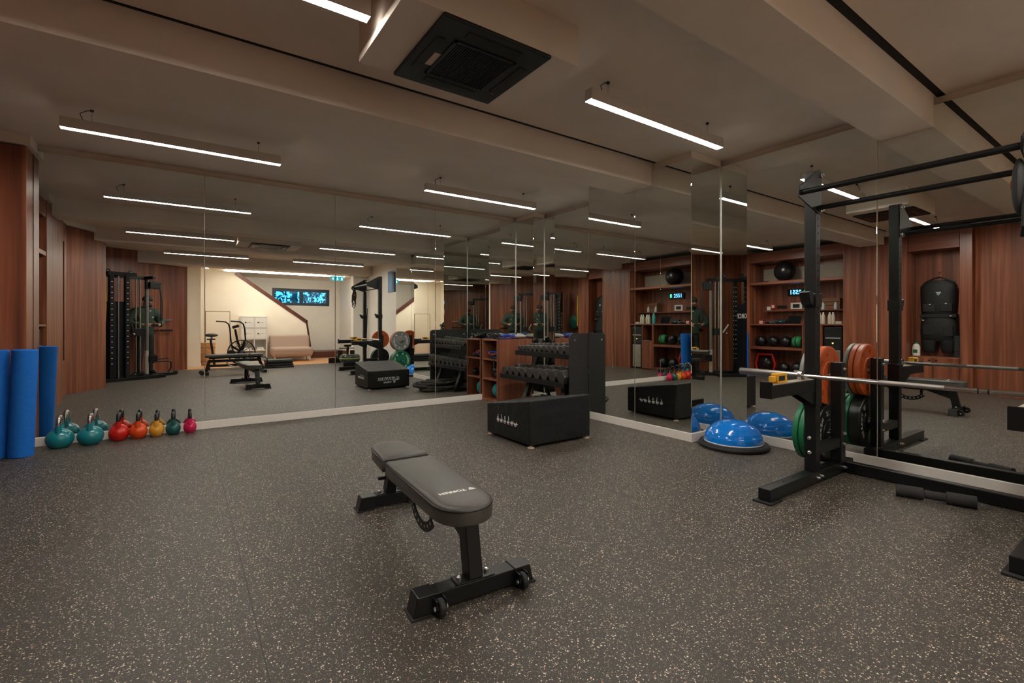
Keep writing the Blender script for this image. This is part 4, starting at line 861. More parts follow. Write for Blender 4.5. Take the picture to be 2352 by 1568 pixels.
t = bottle('white cleaner bottle with a green cap on the niche cabinet', -1.66, 2.80, 0.56, 0.055, 0.24, WHITEP, mat('green cap', (0.01, 0.16, 0.13), 0.4, noise=0.05, nscale=20), name='cleaner_bottle')
rbox('label_print', (0.050, 0.057, -0.03, 0.03, 0.05, 0.11), mat('green label', (0.02, 0.14, 0.08), 0.5, noise=0.3, nscale=60), t, 0.001)
t = thing('foam_roller', 'short dark ridged massage roller standing on the niche cabinet', 'foam roller', (-1.66, 2.25, 0.56)); prof = []
for i in range(12): prof += [(0.052, 0.002+i*0.03), (0.056, 0.006+i*0.03), (0.056, 0.024+i*0.03), (0.052, 0.028+i*0.03)]
MB().lathe(prof, seg=24).build('ridged_body', mat('dark grey foam', (0.02, 0.022, 0.026), 0.6, noise=0.1, nscale=40), t)

# ---- cable machine (local frame: x along the walnut back wall, y out of it)
MA = math.radians(-29.9)
t = thing('cable_machine', 'tall black cable training machine standing in front of the walnut back wall', 'cable machine', (-0.93, 0.08, 0), MA)
CH = mat('guide rod chrome', (0.75, 0.73, 0.70), 0.12, 1.0, noise=0.03, nscale=40)
def post(x, y, nm='upright', z1=2.12):
    u = rbox(nm, (x-0.036, x+0.036, y-0.036, y+0.036, 0.06, z1), BLACKM, t, 0.004); k_ = MB(); z = 0.35
    while z < z1-0.15: k_.box(x-0.012, x+0.012, y+0.0362, y+0.0368, z-0.006, z+0.006); k_.box(x+0.0362, x+0.0368, y-0.012, y+0.012, z-0.006, z+0.006); z += 0.105
    k_.build('hole_numbers', WHITEL, u); return u
for x, y in ((0.0, 0.02), (0.0, -0.56), (-0.26, -0.56), (-0.26, 0.02)): post(x, y)
for y in (0.02, -0.56): rbox('base_beam', (-0.36, 0.68, y-0.04, y+0.04, 0.0, 0.065), BLACKM, t, 0.004)
for x in (-0.26, 0.0, 0.60): rbox('base_cross', (x-0.035, x+0.035, -0.56, 0.02, 0.005, 0.06), BLACKM, t, 0.004)
for y in (0.02, -0.56): rbox('top_beam', (-0.32, 0.16 if y > 0 else 0.66, y-0.035, y+0.035, 2.05, 2.12), BLACKM, t, 0.004)
for x in (-0.26, 0.0): rbox('top_cross', (x-0.03, x+0.03, -0.56, 0.02, 2.055, 2.115), BLACKM, t, 0.004)
rbox('top_cross', (0.57, 0.63, -0.56, -0.2, 2.055, 2.115), BLACKM, t, 0.004)
for x, y in ((0.41, -0.50), (0.49, -0.50), (-0.13, 0.0)): MB().cyl((x, y, 0.06), (x, y, 2.05), 0.0135, 14).build('guide_rod', CH, t, smooth=True)
cr = rbox('carriage', (0.36, 0.55, -0.56, -0.44, 0.86, 1.02), BLACKM, t, 0.006); MB().bar((0.34, -0.45, 0.92), (0.26, -0.36, 1.10), 0.03, 0.03).build('carriage_arm', STEEL, cr); MB().ball((0.30, -0.36, 0.90), 0.03, seg=14).build('carriage_knob', STEEL, cr, smooth=True)
MB().cyl((0.60, -0.48, 0.06), (0.60, -0.48, 0.55), 0.034, 18).build('column_sleeve', mat('pale sleeve', (0.42, 0.36, 0.30), 0.5, noise=0.1, nscale=10), t, smooth=True); MB().cyl((0.60, -0.48, 0.55), (0.60, -0.48, 1.85), 0.034, 18).build('landmine_tube', mat('grey steel tube', (0.22, 0.21, 0.20), 0.32, 0.8, noise=0.1, nscale=20), t, smooth=True); MB().cyl((0.60, -0.48, 1.85), (0.60, -0.48, 2.06), 0.036, 18).build('tube_cap', BLACKP, t, smooth=True)
for x, y, z in ((0.72, -0.42, 1.98), (0.72, -0.42, 1.90), (0.70, -0.42, 0.33), (0.70, -0.42, 0.42), (0.80, -0.42, 1.98), (0.12, 0.06, 0.12), (-0.10, -0.46, 2.17), (0.30, -0.46, 2.17)):
    p_ = MB().lathe([(0.018, -0.012), (0.048, -0.012), (0.040, 0), (0.048, 0.012), (0.018, 0.012)], (x, y, z), 'Y', 20).build('pulley', BLACKP, t, smooth=True); MB().lathe([(0.009, -0.016), (0.009, 0.016)], (x, y, z), 'Y', 10).build('pulley_bolt', BOLT, p_)
rbox('pulley_arm', (0.62, 0.82, -0.46, -0.38, 1.86, 2.0), BLACKM, t, 0.004); rbox('pulley_arm', (0.62, 0.76, -0.46, -0.38, 0.30, 0.44), BLACKM, t, 0.004)
MB().tube([(0.82, -0.42, 1.97), (0.84, -0.42, 1.7), (0.84, -0.42, 1.25), (0.86, -0.42, 1.05)], 0.012, 8).build('cable_strap', BLACKR, t, smooth=True); MB().tube([(0.82, -0.42, 1.95), (0.87, -0.42, 1.60), (0.865, -0.42, 1.20)], 0.010, 8).build('cable_strap', BLACKR, t, smooth=True)
MB().tube([(0.72, -0.42, 1.86), (0.70, -0.42, 0.44)], 0.003, 6).build('cable', BLACKP, t); MB().tube([(0.45, -0.46, 2.1), (0.45, -0.46, 1.02)], 0.003, 6).build('cable', BLACKP, t)
MB().tube([(0.62, -0.40, 0.31), (0.94, -0.34, 0.31), (1.0, -0.34, 0.28), (1.0, -0.34, 0.16), (0.94, -0.34, 0.07)], 0.014, 10).build('foot_rail', BLACKM, t, smooth=True); MB().tube([(0.64, -0.38, 0.35), (0.96, -0.34, 0.37)], 0.010, 8).build('foot_rail', BLACKM, t, smooth=True)
rbox('low_foot_beam', (0.45, 1.05, -0.38, -0.30, 0.0, 0.06), BLACKM, t, 0.004); MB().lathe([(0.012, -0.015), (0.045, -0.015), (0.045, 0.015), (0.012, 0.015)], (1.09, -0.34, 0.045), 'Y', 20).build('roller_wheel', BLACKR, t, smooth=True)
sh = rbox('weight_shroud', (-0.245, -0.015, -0.53, -0.02, 0.08, 1.55), mat('shroud panel', (0.006, 0.008, 0.012), 0.35, noise=0.1, nscale=20), t, 0.006)
text('lettering', 'FORCE', 0.14, WHITEL, sh, frame((-0.013, -0.275, 1.28), (0, -1, 0), (0, 0, 1)), bold=0.002)
# ---- barbells stored on the walnut back wall
def wallpt(s_, off=0.0, z=0): v = A0 + dW*s_ + nW*off; return (v.x, v.y, z)
for s0, s1, z, m_, lb in ((0.42, 1.52, 1.20, STEELD, 'silver barbell hung level on the walnut wall, upper one'), (0.40, 1.50, 0.965, BLACKM, 'black barbell hung level on the walnut wall, lower one')):
    t = thing('wall_barbell', lb, 'barbell', (0, 0, 0), group='barbells hung on the walnut back wall'); P0, P1 = Vector(wallpt(s0, 0.10, z)), Vector(wallpt(s1, 0.10, z))
    MB().cyl(P0, P1, 0.014, 14).build('shaft', m_, t, smooth=True)
    for f0, f1 in ((0.0, 0.22), (0.78, 1.0)): MB().cyl(P0.lerp(P1, f0), P0.lerp(P1, f1), 0.0245, 16).build('sleeve', m_, t, smooth=True)
    for f in (0.3, 0.7):
        q = P0.lerp(P1, f); MB().bar(q-nW*0.10+Vector((0, 0, -0.02)), q+nW*0.03+Vector((0, 0, -0.02)), 0.04, 0.008).build('wall_hook', BLACKM, t)
# ---- feather banner, green disc, straps and grey ball in the recess behind the slanted panel
t = thing('banner', 'tall black feather banner with white FORCE lettering in the recess corner', 'banner', (-1.80, -0.42, 0), math.radians(35))
pts = [(-0.13, 0.10), (0.13, 0.10), (0.13, 1.75), (0.06, 2.05), (-0.05, 2.20), (-0.13, 2.22)]
b_ = MB(); b_.prism(pts, -0.003, 0.003, 'Y'); b_.build('banner_cloth', FABRIC, t); MB().cyl((-0.14, 0, 0.02), (-0.14, 0, 2.24), 0.010, 10).build('banner_pole', BLACKM, t); MB().lathe([(0.16, 0), (0.16, 0.02), (0.02, 0.03)], (-0.12, 0, 0), seg=24).build('banner_base', BLACKM, t)
text('lettering', 'FORCE', 0.30, WHITEL, t, frame((0.0, 0.0045, 1.05), (0, 0, -1), (-1, 0, 0)), bold=0.004); text('lettering', 'FORCE', 0.30, WHITEL, t, frame((0.0, -0.0045, 1.05), (0, 0, -1), (1, 0, 0)), bold=0.004)
t = thing('balance_disc', 'green cushion disc hung on the recess wall beside the banner', 'balance disc', (-2.05, -0.02, 1.18))
MB().lathe([(0.02, 0.045), (0.20, 0.045), (0.24, 0.02), (0.25, 0), (0.24, -0.02), (0.20, -0.045), (0.02, -0.045)], (0, 0, 0), 'X', 40).build('cushion', mat('green vinyl', (0.004, 0.11, 0.07), 0.4, noise=0.1, nscale=20), t, smooth=True); MB().cyl((-0.08, 0, 0.0), (0.05, 0, 0.0), 0.012, 10).build('wall_peg', BLACKM, t)
def bands(name, label, off, col, z0, z1, w_):
    e = b + d*0.012 + n*off
    t = thing(name, label, 'resistance band', (e.x, e.y, z1), math.atan2(d.y, d.x), group='resistance bands hung behind the slanted walnut panel')
    MB().tube([(-0.02, 0, 0), (0.05, 0, 0.0)], 0.008, 8).build('hook', BLACKM, t)
    MB().tube([(0.03, -w_, -0.01), (0.03, 0, 0.012), (0.03, w_, -0.01), (0.032, w_*1.2, -(z1-z0)*0.6), (0.034, w_*0.6, -(z1-z0)), (0.034, -w_*0.4, -(z1-z0)*0.97), (0.032, -w_*1.1, -(z1-z0)*0.6)], 0.011, 8, closed=True).build('band_loop', col, t, smooth=True)
bands('resistance_band', 'long yellow resistance band hanging at the edge of the slanted walnut panel', 0.06, SY, 1.05, 1.98, 0.022)
bands('resistance_band', 'long red resistance band hanging behind the yellow one', 0.12, SR, 1.0, 1.96, 0.018)
tag(MB().ball((-1.42, 0.72, 0.24), 0.24, seg=30).build('exercise_ball', mat('grey ball', (0.05, 0.048, 0.045), 0.35, noise=0.1, nscale=8), smooth=True), 'dark grey exercise ball on the floor between the slanted panel and the cable machine', 'exercise ball')

# ---- second bench near the camera, step stack, air bike
def adj_bench(loc, rz):
    t = thing('weight_bench', 'black adjustable weight bench near the hall opening, seen in the long mirror', 'weight bench', loc, rz)
    for nm, x0, x1 in (('back_pad', -0.53, 0.30), ('seat_pad', 0.33, 0.62)):
        pad_mesh(rrect(x0, x1, -0.13, 0.13, 0.05), 0.37, 0.43).build(nm, VINYL, t, smooth=True)
    rbox('spine_beam', (-0.46, 0.58, -0.035, 0.035, 0.26, 0.32), BLACKM, t, 0.004); rbox('pad_rail', (-0.45, 0.58, -0.03, 0.03, 0.34, 0.37), BLACKM, t, 0.003)
    MB().bar((-0.50, 0, 0.06), (-0.44, 0, 0.30), 0.06, 0.06, up=(0, 1, 0)).build('front_post', BLACKM, t, bevel=0.004); MB().bar((0.62, 0, 0.06), (0.52, 0, 0.36), 0.06, 0.06, up=(0, 1, 0)).build('rear_post', BLACKM, t, bevel=0.004)
    for x, w_ in ((-0.50, 0.22), (0.62, 0.27)): rbox('foot_beam', (x-0.035, x+0.035, -w_, w_, 0.0, 0.065), BLACKM, t, 0.004)
    for y in (-0.14, 0.14): MB().lathe([(0.01, -0.015), (0.042, -0.015), (0.042, 0.015), (0.01, 0.015)], (-0.585, y, 0.044), 'Y', 20).build('transport_wheel', BLACKR, t, smooth=True)
    MB().tube(arc((0.05, 0.045, 0.34), 0.19, 200, 330, 14, 'XZ'), 0.012, 8).build('adjusting_ladder', mat('ladder silver', (0.35, 0.34, 0.33), 0.35, 0.8, noise=0.1, nscale=40), t, smooth=True)
    MB().tube([(0.60, -0.16, 0.34), (0.70, -0.16, 0.33), (0.74, -0.16, 0.28), (0.74, -0.16, 0.17)], 0.012, 8).build('foot_hook', BLACKM, t, smooth=True)
    return t
adj_bench((0.90, -0.36, 0), math.radians(-3))
t = thing('aerobic_step', 'stack of three black aerobic steps near the hall opening', 'aerobic step', (2.0, -1.42, 0))
for i in range(3): rbox('riser', (-0.34+0.012*i, 0.34-0.012*i, -0.19+0.01*i, 0.19-0.01*i, 0.0+0.055*i, 0.045+0.055*i), BLACKP, t, 0.012)
pm = MB(); pm.prism(rrect(-0.33, 0.33, -0.19, 0.19, 0.08), 0.155, 0.205); pm.build('step_top', mat('grey step top', (0.06, 0.06, 0.06), 0.6, noise=0.2, nscale=60, bump=0.4, bscale=90), t, bevel=0.01)
t = thing('air_bike', 'black air bike with a big fan wheel in front of the cream stair wall', 'air bike', (0.98, -1.75, 0), math.radians(3))
cx_, cz_, R_ = 0.22, 0.40, 0.30
cg = MB()
for y in (-0.06, 0.06):
    cg.tube([(cx_+R_*math.cos(2*PI*i/36), y, cz_+R_*math.sin(2*PI*i/36)) for i in range(36)], 0.012, 8, closed=True); cg.tube([(cx_+R_*0.62*math.cos(2*PI*i/30), y*1.2, cz_+R_*0.62*math.sin(2*PI*i/30)) for i in range(30)], 0.004, 6, closed=True)
    for i in range(12):
        a_ = 2*PI*i/12; cg.tube([(cx_+0.05*math.cos(a_), y*1.3, cz_+0.05*math.sin(a_)), (cx_+R_*math.cos(a_), y, cz_+R_*math.sin(a_))], 0.0035, 5)
cg.build('fan_cage', BLACKM, t, smooth=True)
fb = MB()
for i in range(10):
    a_ = 2*PI*i/10; fb.bar((cx_+0.04*math.cos(a_), 0, cz_+0.04*math.sin(a_)), (cx_+0.26*math.cos(a_), 0, cz_+0.26*math.sin(a_)), 0.06, 0.004, up=(math.sin(a_+0.6), 0.8, math.cos(a_)))
fb.build('fan_blade_set', BLACKP, t); MB().lathe([(0.09, -0.075), (0.10, -0.06), (0.10, 0.06), (0.09, 0.075)], (cx_-0.22, 0, 0.36), 'Y', 28).build('crank_housing', BLACKP, t, smooth=True)
MB().lathe([(0.05, -0.08), (0.05, 0.08)], (cx_, 0, cz_), 'Y', 20).build('fan_hub', STEELD, t, smooth=True)
MB().bar((-0.52, 0, 0.08), (0.52, 0, 0.08), 0.06, 0.06).build('frame_beam', BLACKM, t, bevel=0.006); MB().bar((-0.36, 0, 0.10), (-0.44, 0, 0.72), 0.05, 0.05, up=(0, 1, 0)).build('seat_post', BLACKM, t, bevel=0.006); MB().bar((-0.52, 0, 0.735), (-0.34, 0, 0.735), 0.05, 0.03).build('seat_rail', BLACKM, t, bevel=0.003)
MB().ball((-0.43, 0, 0.835), 0.15, 0.10, 0.045, seg=24).build('saddle', VINYL, t, smooth=True); MB().bar((-0.42, 0, 0.74), (-0.42, 0, 0.81), 0.04, 0.04).build('saddle_clamp', STEELD, t)
MB().bar((0.14, 0, 0.62), (0.08, 0, 0.98), 0.05, 0.06, up=(0, 1, 0)).build('console_post', BLACKM, t, bevel=0.006); MB().bar((0.02, 0, 1.02), (0.16, 0, 1.07), 0.18, 0.07).build('console', BLACKP, t, bevel=0.01)
for x in (-0.48, 0.46): rbox('floor_bar', (x-0.03, x+0.03, -0.27, 0.27, 0.0, 0.055), BLACKM, t, 0.006)
for y, dx in ((-0.24, -0.03), (0.24, 0.28)):
    MB().tube([(0.05+dx*0.3, y*0.6, 0.36), (0.02+dx, y*0.9, 0.72), (0.0+dx, y, 1.0), (-0.03+dx, y, 1.11), (-0.10+dx, y, 1.165), (-0.30+dx, y, 1.18)], 0.018, 10).build('handle_arm', BLACKM, t, smooth=True)
    MB().bar((0.02, y*0.55, 0.30), (0.10, y*0.55, 0.24), 0.03, 0.02).build('crank', STEELD, t); rbox('pedal', (0.07, 0.17, y*0.55-0.045, y*0.55+0.045, 0.225, 0.25), BLACKP, t, 0.004)
# ---- hall things
t = thing('stair_handrail', 'dark wooden handrail capping the sloped cream stair wall', 'handrail', (0, 0, 0))
MB().bar((1.24, -4.03, 2.60), (3.20, -4.03, 1.17), 0.17, 0.10).build('sloping_rail', RAILW, t, bevel=0.006); MB().bar((3.185, -4.03, 1.20), (3.30, -4.03, 0.36), 0.17, 0.05).build('end_rail', RAILW, t, bevel=0.004)
t = bpy.data.objects.new('door_1', None); COL.objects.link(t); t.location = (0.80, -3.965, 0); struct(t)
rbox('door_leaf', (-0.29, 0.29, -0.012, 0.012, 0.02, 1.46), CREAM, t, 0.003); dg = mat('door gap', (0.22, 0.13, 0.06), 0.8, noise=0.1, nscale=20)
for d_ in ((-0.305, -0.292, -0.010, 0.010, 0.02, 1.475), (0.292, 0.305, -0.010, 0.010, 0.02, 1.475), (-0.305, 0.305, -0.010, 0.010, 1.462, 1.475)): rbox('door_edge', d_, dg, t, 0)
t = thing('cube_shelf', 'white cube shelf with four drawers above four open cubbies against the stair wall', 'cube shelf', (1.685, -3.76, 0))
W2, H2, D2, kk = 0.335, 1.33, 0.19, 0.022; c = MB()
c.box(-W2, W2, -D2, -D2+0.01, 0, H2)
for i in range(5): z = i*(H2-kk)/4; c.box(-W2, W2, -D2, D2, z, z+kk)
for x in (-W2, -kk/2, W2-kk): c.box(x, x+kk, -D2, D2, 0, H2)
WHF = mat('white melamine', (0.80, 0.78, 0.74), 0.4, noise=0.02, nscale=8); c.build('carcass', WHF, t, bevel=0.002)
for i in (2, 3):
    for x0, x1, word in ((-W2+kk, -kk/2, 'X8'), (kk/2, W2-kk, 'Z')):
        z = i*(H2-kk)/4+kk; dd = rbox('drawer', (x0+0.003, x1-0.003, -D2+0.02, D2+0.004, z+0.003, z+0.298), WHF, t, 0.002)
        rbox('print_line', (x0+0.12, x1-0.06, D2+0.004, D2+0.0052, z+0.145, z+0.153), GREYL, dd, 0); rbox('print_mark', (x0+0.07, x0+0.11, D2+0.004, D2+0.0052, z+0.132, z+0.166), BLACKP, dd, 0)
def towels(label, x, z):
    t = thing('folded_towel', label, 'towel', (x, -3.74, z), group='towels in the white cube shelf')
    for i in range(2): rbox('fold', (-0.10+0.01*i, 0.10-0.01*i, -0.10, 0.12, 0.035*i, 0.033+0.035*i), WHITEP, t, 0.012)
towels('folded white towels in the upper open cubby near the bike', 1.52, 0.349); towels('folded white towels in the upper open cubby near the sofa', 1.85, 0.349)
SOFA = mat('beige sofa cloth', (0.40, 0.29, 0.235), 0.9, noise=0.06, nscale=60, bump=0.2, bscale=200)
t = thing('sofa_bed', 'beige armless sofa bed against the sloped stair wall', 'sofa', (2.66, -3.50, 0))
rbox('seat_cushion', (-0.56, 0.56, -0.30, 0.34, 0.14, 0.42), SOFA, t, 0.09, seg=4); MB().box(-0.56, 0.56, -0.09, 0.09, 0, 0.48).xf(Matrix.Translation((0, -0.22, 0.30)) @ Matrix.Rotation(0.22, 4, 'X')).build('back_cushion', SOFA, t, bevel=0.06, seg=4)
for x in (-0.48, 0.48):
    for y in (-0.22, 0.24): MB().cyl((x, y, 0), (x, y, 0.16), 0.018, 10).build('leg', WHITEP, t)
t = thing('wicker_basket', 'tall woven wicker basket standing by the low cream door', 'basket', (0.52, -3.20, 0)); WK = mat('wicker', (0.50, 0.25, 0.09), 0.7, noise=0.4, nscale=40, bump=0.6, bscale=60)
MB().lathe([(0.15, 0), (0.17, 0.02), (0.185, 0.55), (0.19, 0.60)], seg=28).build('basket_body', WK, t, smooth=True)
for z in (0.12, 0.30, 0.48): MB().lathe([(0.176+z*0.02, z-0.012), (0.186+z*0.02, z), (0.176+z*0.02, z+0.012)], seg=28, caps=False).build('woven_band', mat('wicker dark', (0.28, 0.12, 0.04), 0.7, noise=0.3, nscale=50), t, smooth=True)
# exit sign hanging below the lintel
t = thing('exit_sign', 'lit green emergency exit sign hanging in the hall opening', 'sign', (3.62, -2.02, 2.345))
EG = mat('exit sign face', (0.0, 0.28, 0.33), 0.4, emit=(0.02, 0.30, 0.36), estr=0.8, noise=0.05, nscale=20); EW = mat('exit sign white', (0.8, 0.95, 0.95), 0.4, emit=(0.6, 0.95, 0.95), estr=1.0, noise=0.02, nscale=20)
rbox('sign_case', (-0.185, 0.185, -0.02, 0.02, -0.005, 0.145), WHITEP, t, 0.004); fc = rbox('sign_face', (-0.175, 0.175, 0.0195, 0.023, 0.005, 0.12), EG, t, 0)
rbox('light_bar', (-0.175, 0.175, 0.0195, 0.024, 0.122, 0.142), EW, t, 0)
ic = MB(); F_ = frame((0, 0.0235, 0.06), (-1, 0, 0), (0, 0, 1))
for ox in (-0.12, 0.12):
    ic.lathe([(0.011, 0), (0.011, 0.0008)], (0, 0, 0), seg=12)
ic = MB(); ic.box(-0.145, -0.105, 0.018, 0.038, 0, 0.001); ic.box(-0.145, -0.132, -0.045, 0.018, 0, 0.001); ic.box(-0.118, -0.105, -0.045, 0.018, 0, 0.001)
ic.lathe([(0.012, 0), (0.012, 0.001)], (0.0, 0.036, 0), seg=14); ic.prism([(-0.02, 0.02), (0.02, 0.018), (0.008, -0.01), (0.03, -0.045), (0.018, -0.048), (-0.004, -0.016), (-0.03, -0.04), (-0.036, -0.03), (-0.012, -0.004)], 0, 0.001)
ic.prism([(0.09, 0.0), (0.12, -0.038), (0.15, 0.0), (0.13, 0.0), (0.13, 0.035), (0.11, 0.035), (0.11, 0.0)], 0, 0.001)
ic.xf(F_).build('exit_symbols', EW, fc)
for x in (-0.12, 0.12): MB().cyl((x, 0.0, 0.145), (x, 0.0, 0.156), 0.006, 8).build('hanger_rod', WHITEP, t)
# rowing machine and dowel near the opening
t = thing('rowing_machine', 'black water rowing machine with a clear tank near the power rack', 'rowing machine', (3.60, -1.05, 0), math.radians(90))
rbox('rail_beam', (-0.95, 0.35, -0.05, 0.05, 0.14, 0.20), BLACKM, t, 0.006); tk = MB().lathe([(0.04, 0.10), (0.22, 0.11), (0.26, 0.17), (0.26, 0.25), (0.22, 0.31), (0.04, 0.32)], (0.38, 0, 0), seg=32).build('water_tank', mat('smoky tank', (0.05, 0.055, 0.045), 0.15, noise=0.2, nscale=8), t, smooth=True); MB().lathe([(0.262, 0.20), (0.266, 0.21), (0.262, 0.22)], (0.38, 0, 0), seg=32, caps=False).build('lime_ring', mat('lime ring', (0.25, 0.42, 0.05), 0.5, noise=0.1, nscale=20), tk, smooth=True)
MB().bar((0.10, 0, 0.18), (0.18, 0, 0.52), 0.08, 0.05, up=(0, 1, 0)).build('front_tower', BLACKM, t, bevel=0.006); rbox('monitor', (0.10, 0.20, -0.09, 0.09, 0.50, 0.56), BLACKP, t, 0.01); MB().cyl((0.06, -0.20, 0.46), (0.06, 0.20, 0.46), 0.014, 12).build('row_handle', BLACKR, t, smooth=True)
MB().box(-0.45, -0.20, -0.15, 0.15, 0.23, 0.28).build('sliding_seat', VINYL, t, bevel=0.02, seg=3); rbox('foot_bar', (-0.98, -0.92, -0.22, 0.22, 0.0, 0.14), BLACKM, t, 0.006); rbox('foot_bar', (0.52, 0.60, -0.22, 0.22, 0.0, 0.11), BLACKM, t, 0.006)
for s in (-1, 1): rbox('foot_pad', (0.0, 0.05, s*0.16-0.06, s*0.16+0.06, 0.16, 0.40), BLACKP, t, 0.006)
tag(MB().cyl((3.98, -0.62, 0.0), (4.20, -1.10, 1.55), 0.014, 12).build('training_stick', BLACKM, smooth=True), 'thin black training stick leaning up beside the rowing machine', 'stick')
area('hall_wash', (2.2, -2.9, 2.57), (0, 0, 0), 2.6, 0.4, 26, (1.0, 0.93, 0.82))

# ================================================================== PHOTOGRAPHER (seen only in the mirrors)
def skin(name, m, parent, chains, sub=2, root=0):
    verts, edges, rad = [], [], []; idx = {}
    def vid(p, r):
        k_ = tuple(round(c, 4) for c in p)
        if k_ not in idx: idx[k_] = len(verts); verts.append(p); rad.append(r)
        return idx[k_]
    for ch in chains:
        pv = None
        for p, r in ch:
            i = vid(p, r)
            if pv is not None and pv != i: edges.append((pv, i))
            pv = i
    me = bpy.data.meshes.new(name); me.from_pydata(verts, edges, []); o = bpy.data.objects.new(name, me); COL.objects.link(o)
    s_ = o.modifiers.new('skin', 'SKIN'); s_.use_smooth_shade = True
    ly = me.skin_vertices[0].data if me.skin_vertices else None
    if ly is None:
        bpy.context.view_layer.objects.active = o; bpy.ops.mesh.customdata_skin_add(); ly = me.skin_vertices[0].data
    for i, r in enumerate(rad): ly[i].radius = r if isinstance(r, tuple) else (r, r); ly[i].use_root = (i == root)
    ss = o.modifiers.new('sub', 'SUBSURF'); ss.levels = sub; ss.render_levels = sub
    me.materials.append(m); o.parent = parent; return o
P = thing('person', 'person in a dark green jacket looking down at a small controller held in both hands', 'person', (-0.72, -1.18, 0), math.radians(-YAW))
SKINM = mat('skin', (0.46, 0.24, 0.16), 0.5, noise=0.08, nscale=30); JACK = mat('dark green jacket', (0.026, 0.050, 0.032), 0.75, noise=0.15, nscale=30, bump=0.3, bscale=40); TROU = mat('black green trousers', (0.009, 0.012, 0.010), 0.8, noise=0.15, nscale=30, bump=0.3, bscale=40); HAIR = mat('dark brown hair', (0.022, 0.011, 0.007), 0.6, noise=0.3, nscale=60); SHOE = mat('black shoe', (0.010, 0.010, 0.010), 0.5, noise=0.1, nscale=40)
# local frame: +y is the facing direction, x to the person's right
pel = (0, 0, 0.93); chest = (0, 0.01, 1.28); neck = (0, 0.03, 1.47); headb = (0, 0.085, 1.545); headm = (0, 0.125, 1.605)
ch = [[(pel, (0.15, 0.11)), ((0, 0.0, 1.08), (0.15, 0.11)), (chest, (0.17, 0.12)), ((0, 0.015, 1.40), (0.11, 0.085)), (neck, 0.055), (headb, (0.07, 0.078)), (headm, (0.082, 0.095)), ((0, 0.14, 1.668), (0.062, 0.072))]]
hand = {}
for s in (-1, 1):
    sh_ = (s*0.185, 0.0, 1.385); el = (s*0.335, 0.04, 1.13); wr = (s*0.135, 0.27, 1.085); pm_ = (s*0.085, 0.325, 1.085)
    ch.append([((0, 0.015, 1.40), (0.11, 0.085)), (sh_, 0.065), (el, 0.045), (wr, (0.027, 0.022)), (pm_, (0.036, 0.02))])
    for i in range(4):
        o_ = Vector(pm_) + Vector((-s*0.004, 0.018-0.004*i, 0.030-0.019*i)); L_ = (0.034, 0.038, 0.036, 0.028)[i]
        ch.append([(pm_, (0.036, 0.02)), (tuple(o_), 0.0095), (tuple(o_+Vector((-s*L_*0.7, 0.016, -0.004))), 0.0085), (tuple(o_+Vector((-s*L_*1.15, -0.004, -0.006))), 0.0075)])
    ch.append([(wr, (0.027, 0.022)), ((s*0.092, 0.288, 1.112), 0.011), ((s*0.062, 0.300, 1.122), 0.009), ((s*0.04, 0.305, 1.118), 0.008)])
    hp = (s*0.095, 0.0, 0.88); kn = (s*0.11, 0.03, 0.48); an = (s*0.115, -0.01, 0.09)
    ch.append([(pel, (0.15, 0.11)), (hp, 0.085), (kn, 0.055), (an, 0.038), ((s*0.12, 0.12, 0.035), (0.04, 0.03))])
body = skin('body', SKINM, P, ch)
jc = [[((0, 0, 0.85), (0.19, 0.15)), (pel, (0.195, 0.15)), ((0, 0.0, 1.08), (0.20, 0.155)), (chest, (0.225, 0.16)), ((0, 0.015, 1.40), (0.155, 0.12)), ((0, 0.03, 1.46), (0.085, 0.085))]]
for s in (-1, 1): jc.append([((0, 0.015, 1.40), (0.155, 0.12)), ((s*0.21, 0.0, 1.385), 0.105), ((s*0.345, 0.035, 1.13), 0.082), ((s*0.175, 0.235, 1.085), 0.05)])
skin('jacket', JACK, P, jc)
MB().tube([(-0.075, -0.03, 1.47), (-0.06, 0.08, 1.455), (0, 0.115, 1.445), (0.06, 0.08, 1.455), (0.075, -0.03, 1.47), (0, -0.085, 1.48)], 0.03, 10, closed=True).build('hood_collar', JACK, P, smooth=True)
for x, z in ((0.07, 1.26), (0.02, 1.40)): rbox('jacket_logo', (x-0.014, x+0.014, 0.166, 0.176, z-0.008, z+0.008), WHITEL, P, 0)
tc_ = [[(pel, (0.16, 0.12))]]
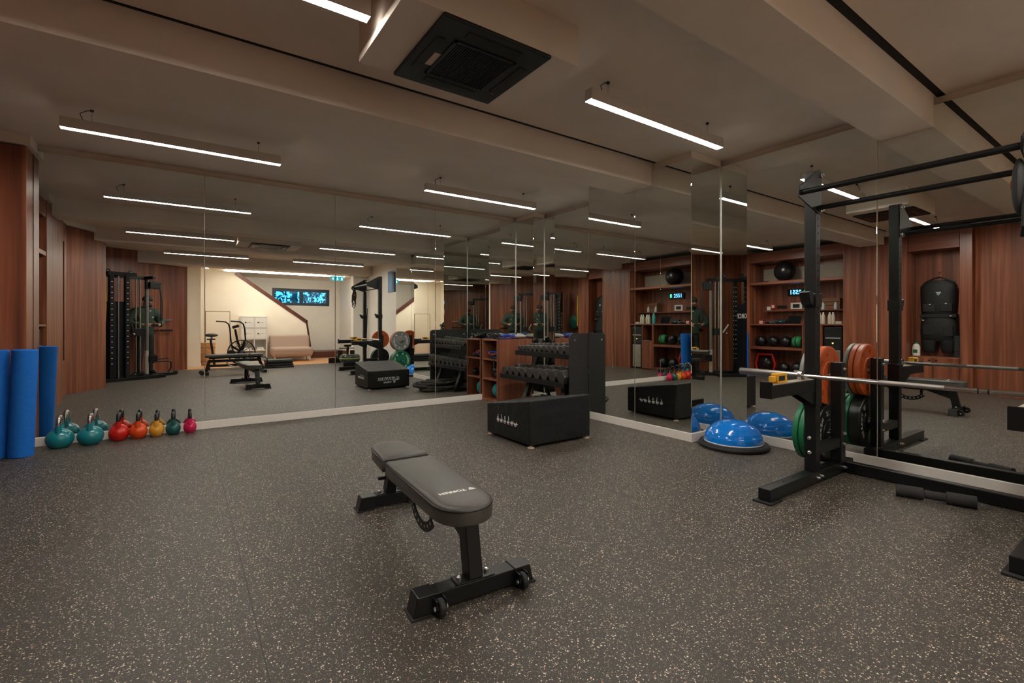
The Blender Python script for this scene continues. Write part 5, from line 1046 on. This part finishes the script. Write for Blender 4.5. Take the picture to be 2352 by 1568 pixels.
for s in (-1, 1): tc_.append([(pel, (0.16, 0.12)), (hp if False else (s*0.095, 0.0, 0.86), 0.10), ((s*0.11, 0.03, 0.48), 0.075), ((s*0.115, -0.005, 0.055), 0.060)])
skin('trousers', TROU, P, [[((0, 0, 1.0), (0.165, 0.125)), (pel, (0.16, 0.12))]] + tc_[1:])
for s in (-1, 1):
    m = MB(); m.ball((s*0.12, 0.06, 0.045), 0.055, 0.145, 0.055, seg=18); 
    for v in m.bm.verts: v.co.z = max(v.co.z, 0.0)
    m.build('shoe', SHOE, P, smooth=True)
hr = MB().ball((0, 0.112, 1.650), 0.098, 0.112, 0.088, seg=24)
for v in hr.bm.verts:
    if v.co.y > 0.20 and v.co.z < 1.635: v.co.y = 0.20
    if v.co.z < 1.595 and v.co.y > 0.085: v.co.y = 0.085
hr.build('hair', HAIR, P, smooth=True)
bd = MB().ball((0, 0.175, 1.522), 0.060, 0.045, 0.048, seg=18); bd.build('beard', HAIR, P, smooth=True)
fc = MB(); fc.prism([(0.200, 1.592), (0.238, 1.566), (0.202, 1.556)], -0.013, 0.013, 'X'); fc.build('nose', SKINM, P, bevel=0.004)
for s in (-1, 1):
    MB().ball((s*0.033, 0.205, 1.598), 0.010, seg=12).build('eye', mat('dark eye', (0.03, 0.02, 0.015), 0.3, noise=0.2, nscale=60), P, smooth=True); MB().ball((s*0.090, 0.105, 1.592), 0.012, 0.022, 0.032, seg=14).build('ear', SKINM, P, smooth=True)
rbox('mouth', (-0.024, 0.024, 0.213, 0.221, 1.535, 1.541), mat('lip', (0.30, 0.10, 0.08), 0.5, noise=0.1, nscale=30), P, 0.002)
c_ = P.matrix_basis @ Vector((0, 0.338, 1.085))
t = thing('camera_controller', 'small black controller held in both hands of the person', 'controller', c_, math.radians(-YAW))
rbox('controller_body', (-0.075, 0.075, -0.012, 0.022, -0.03, 0.03), BLACKP, t, 0.008); rbox('controller_screen', (-0.05, 0.05, -0.0135, -0.012, -0.02, 0.02), MATS['dark screen'], t, 0)
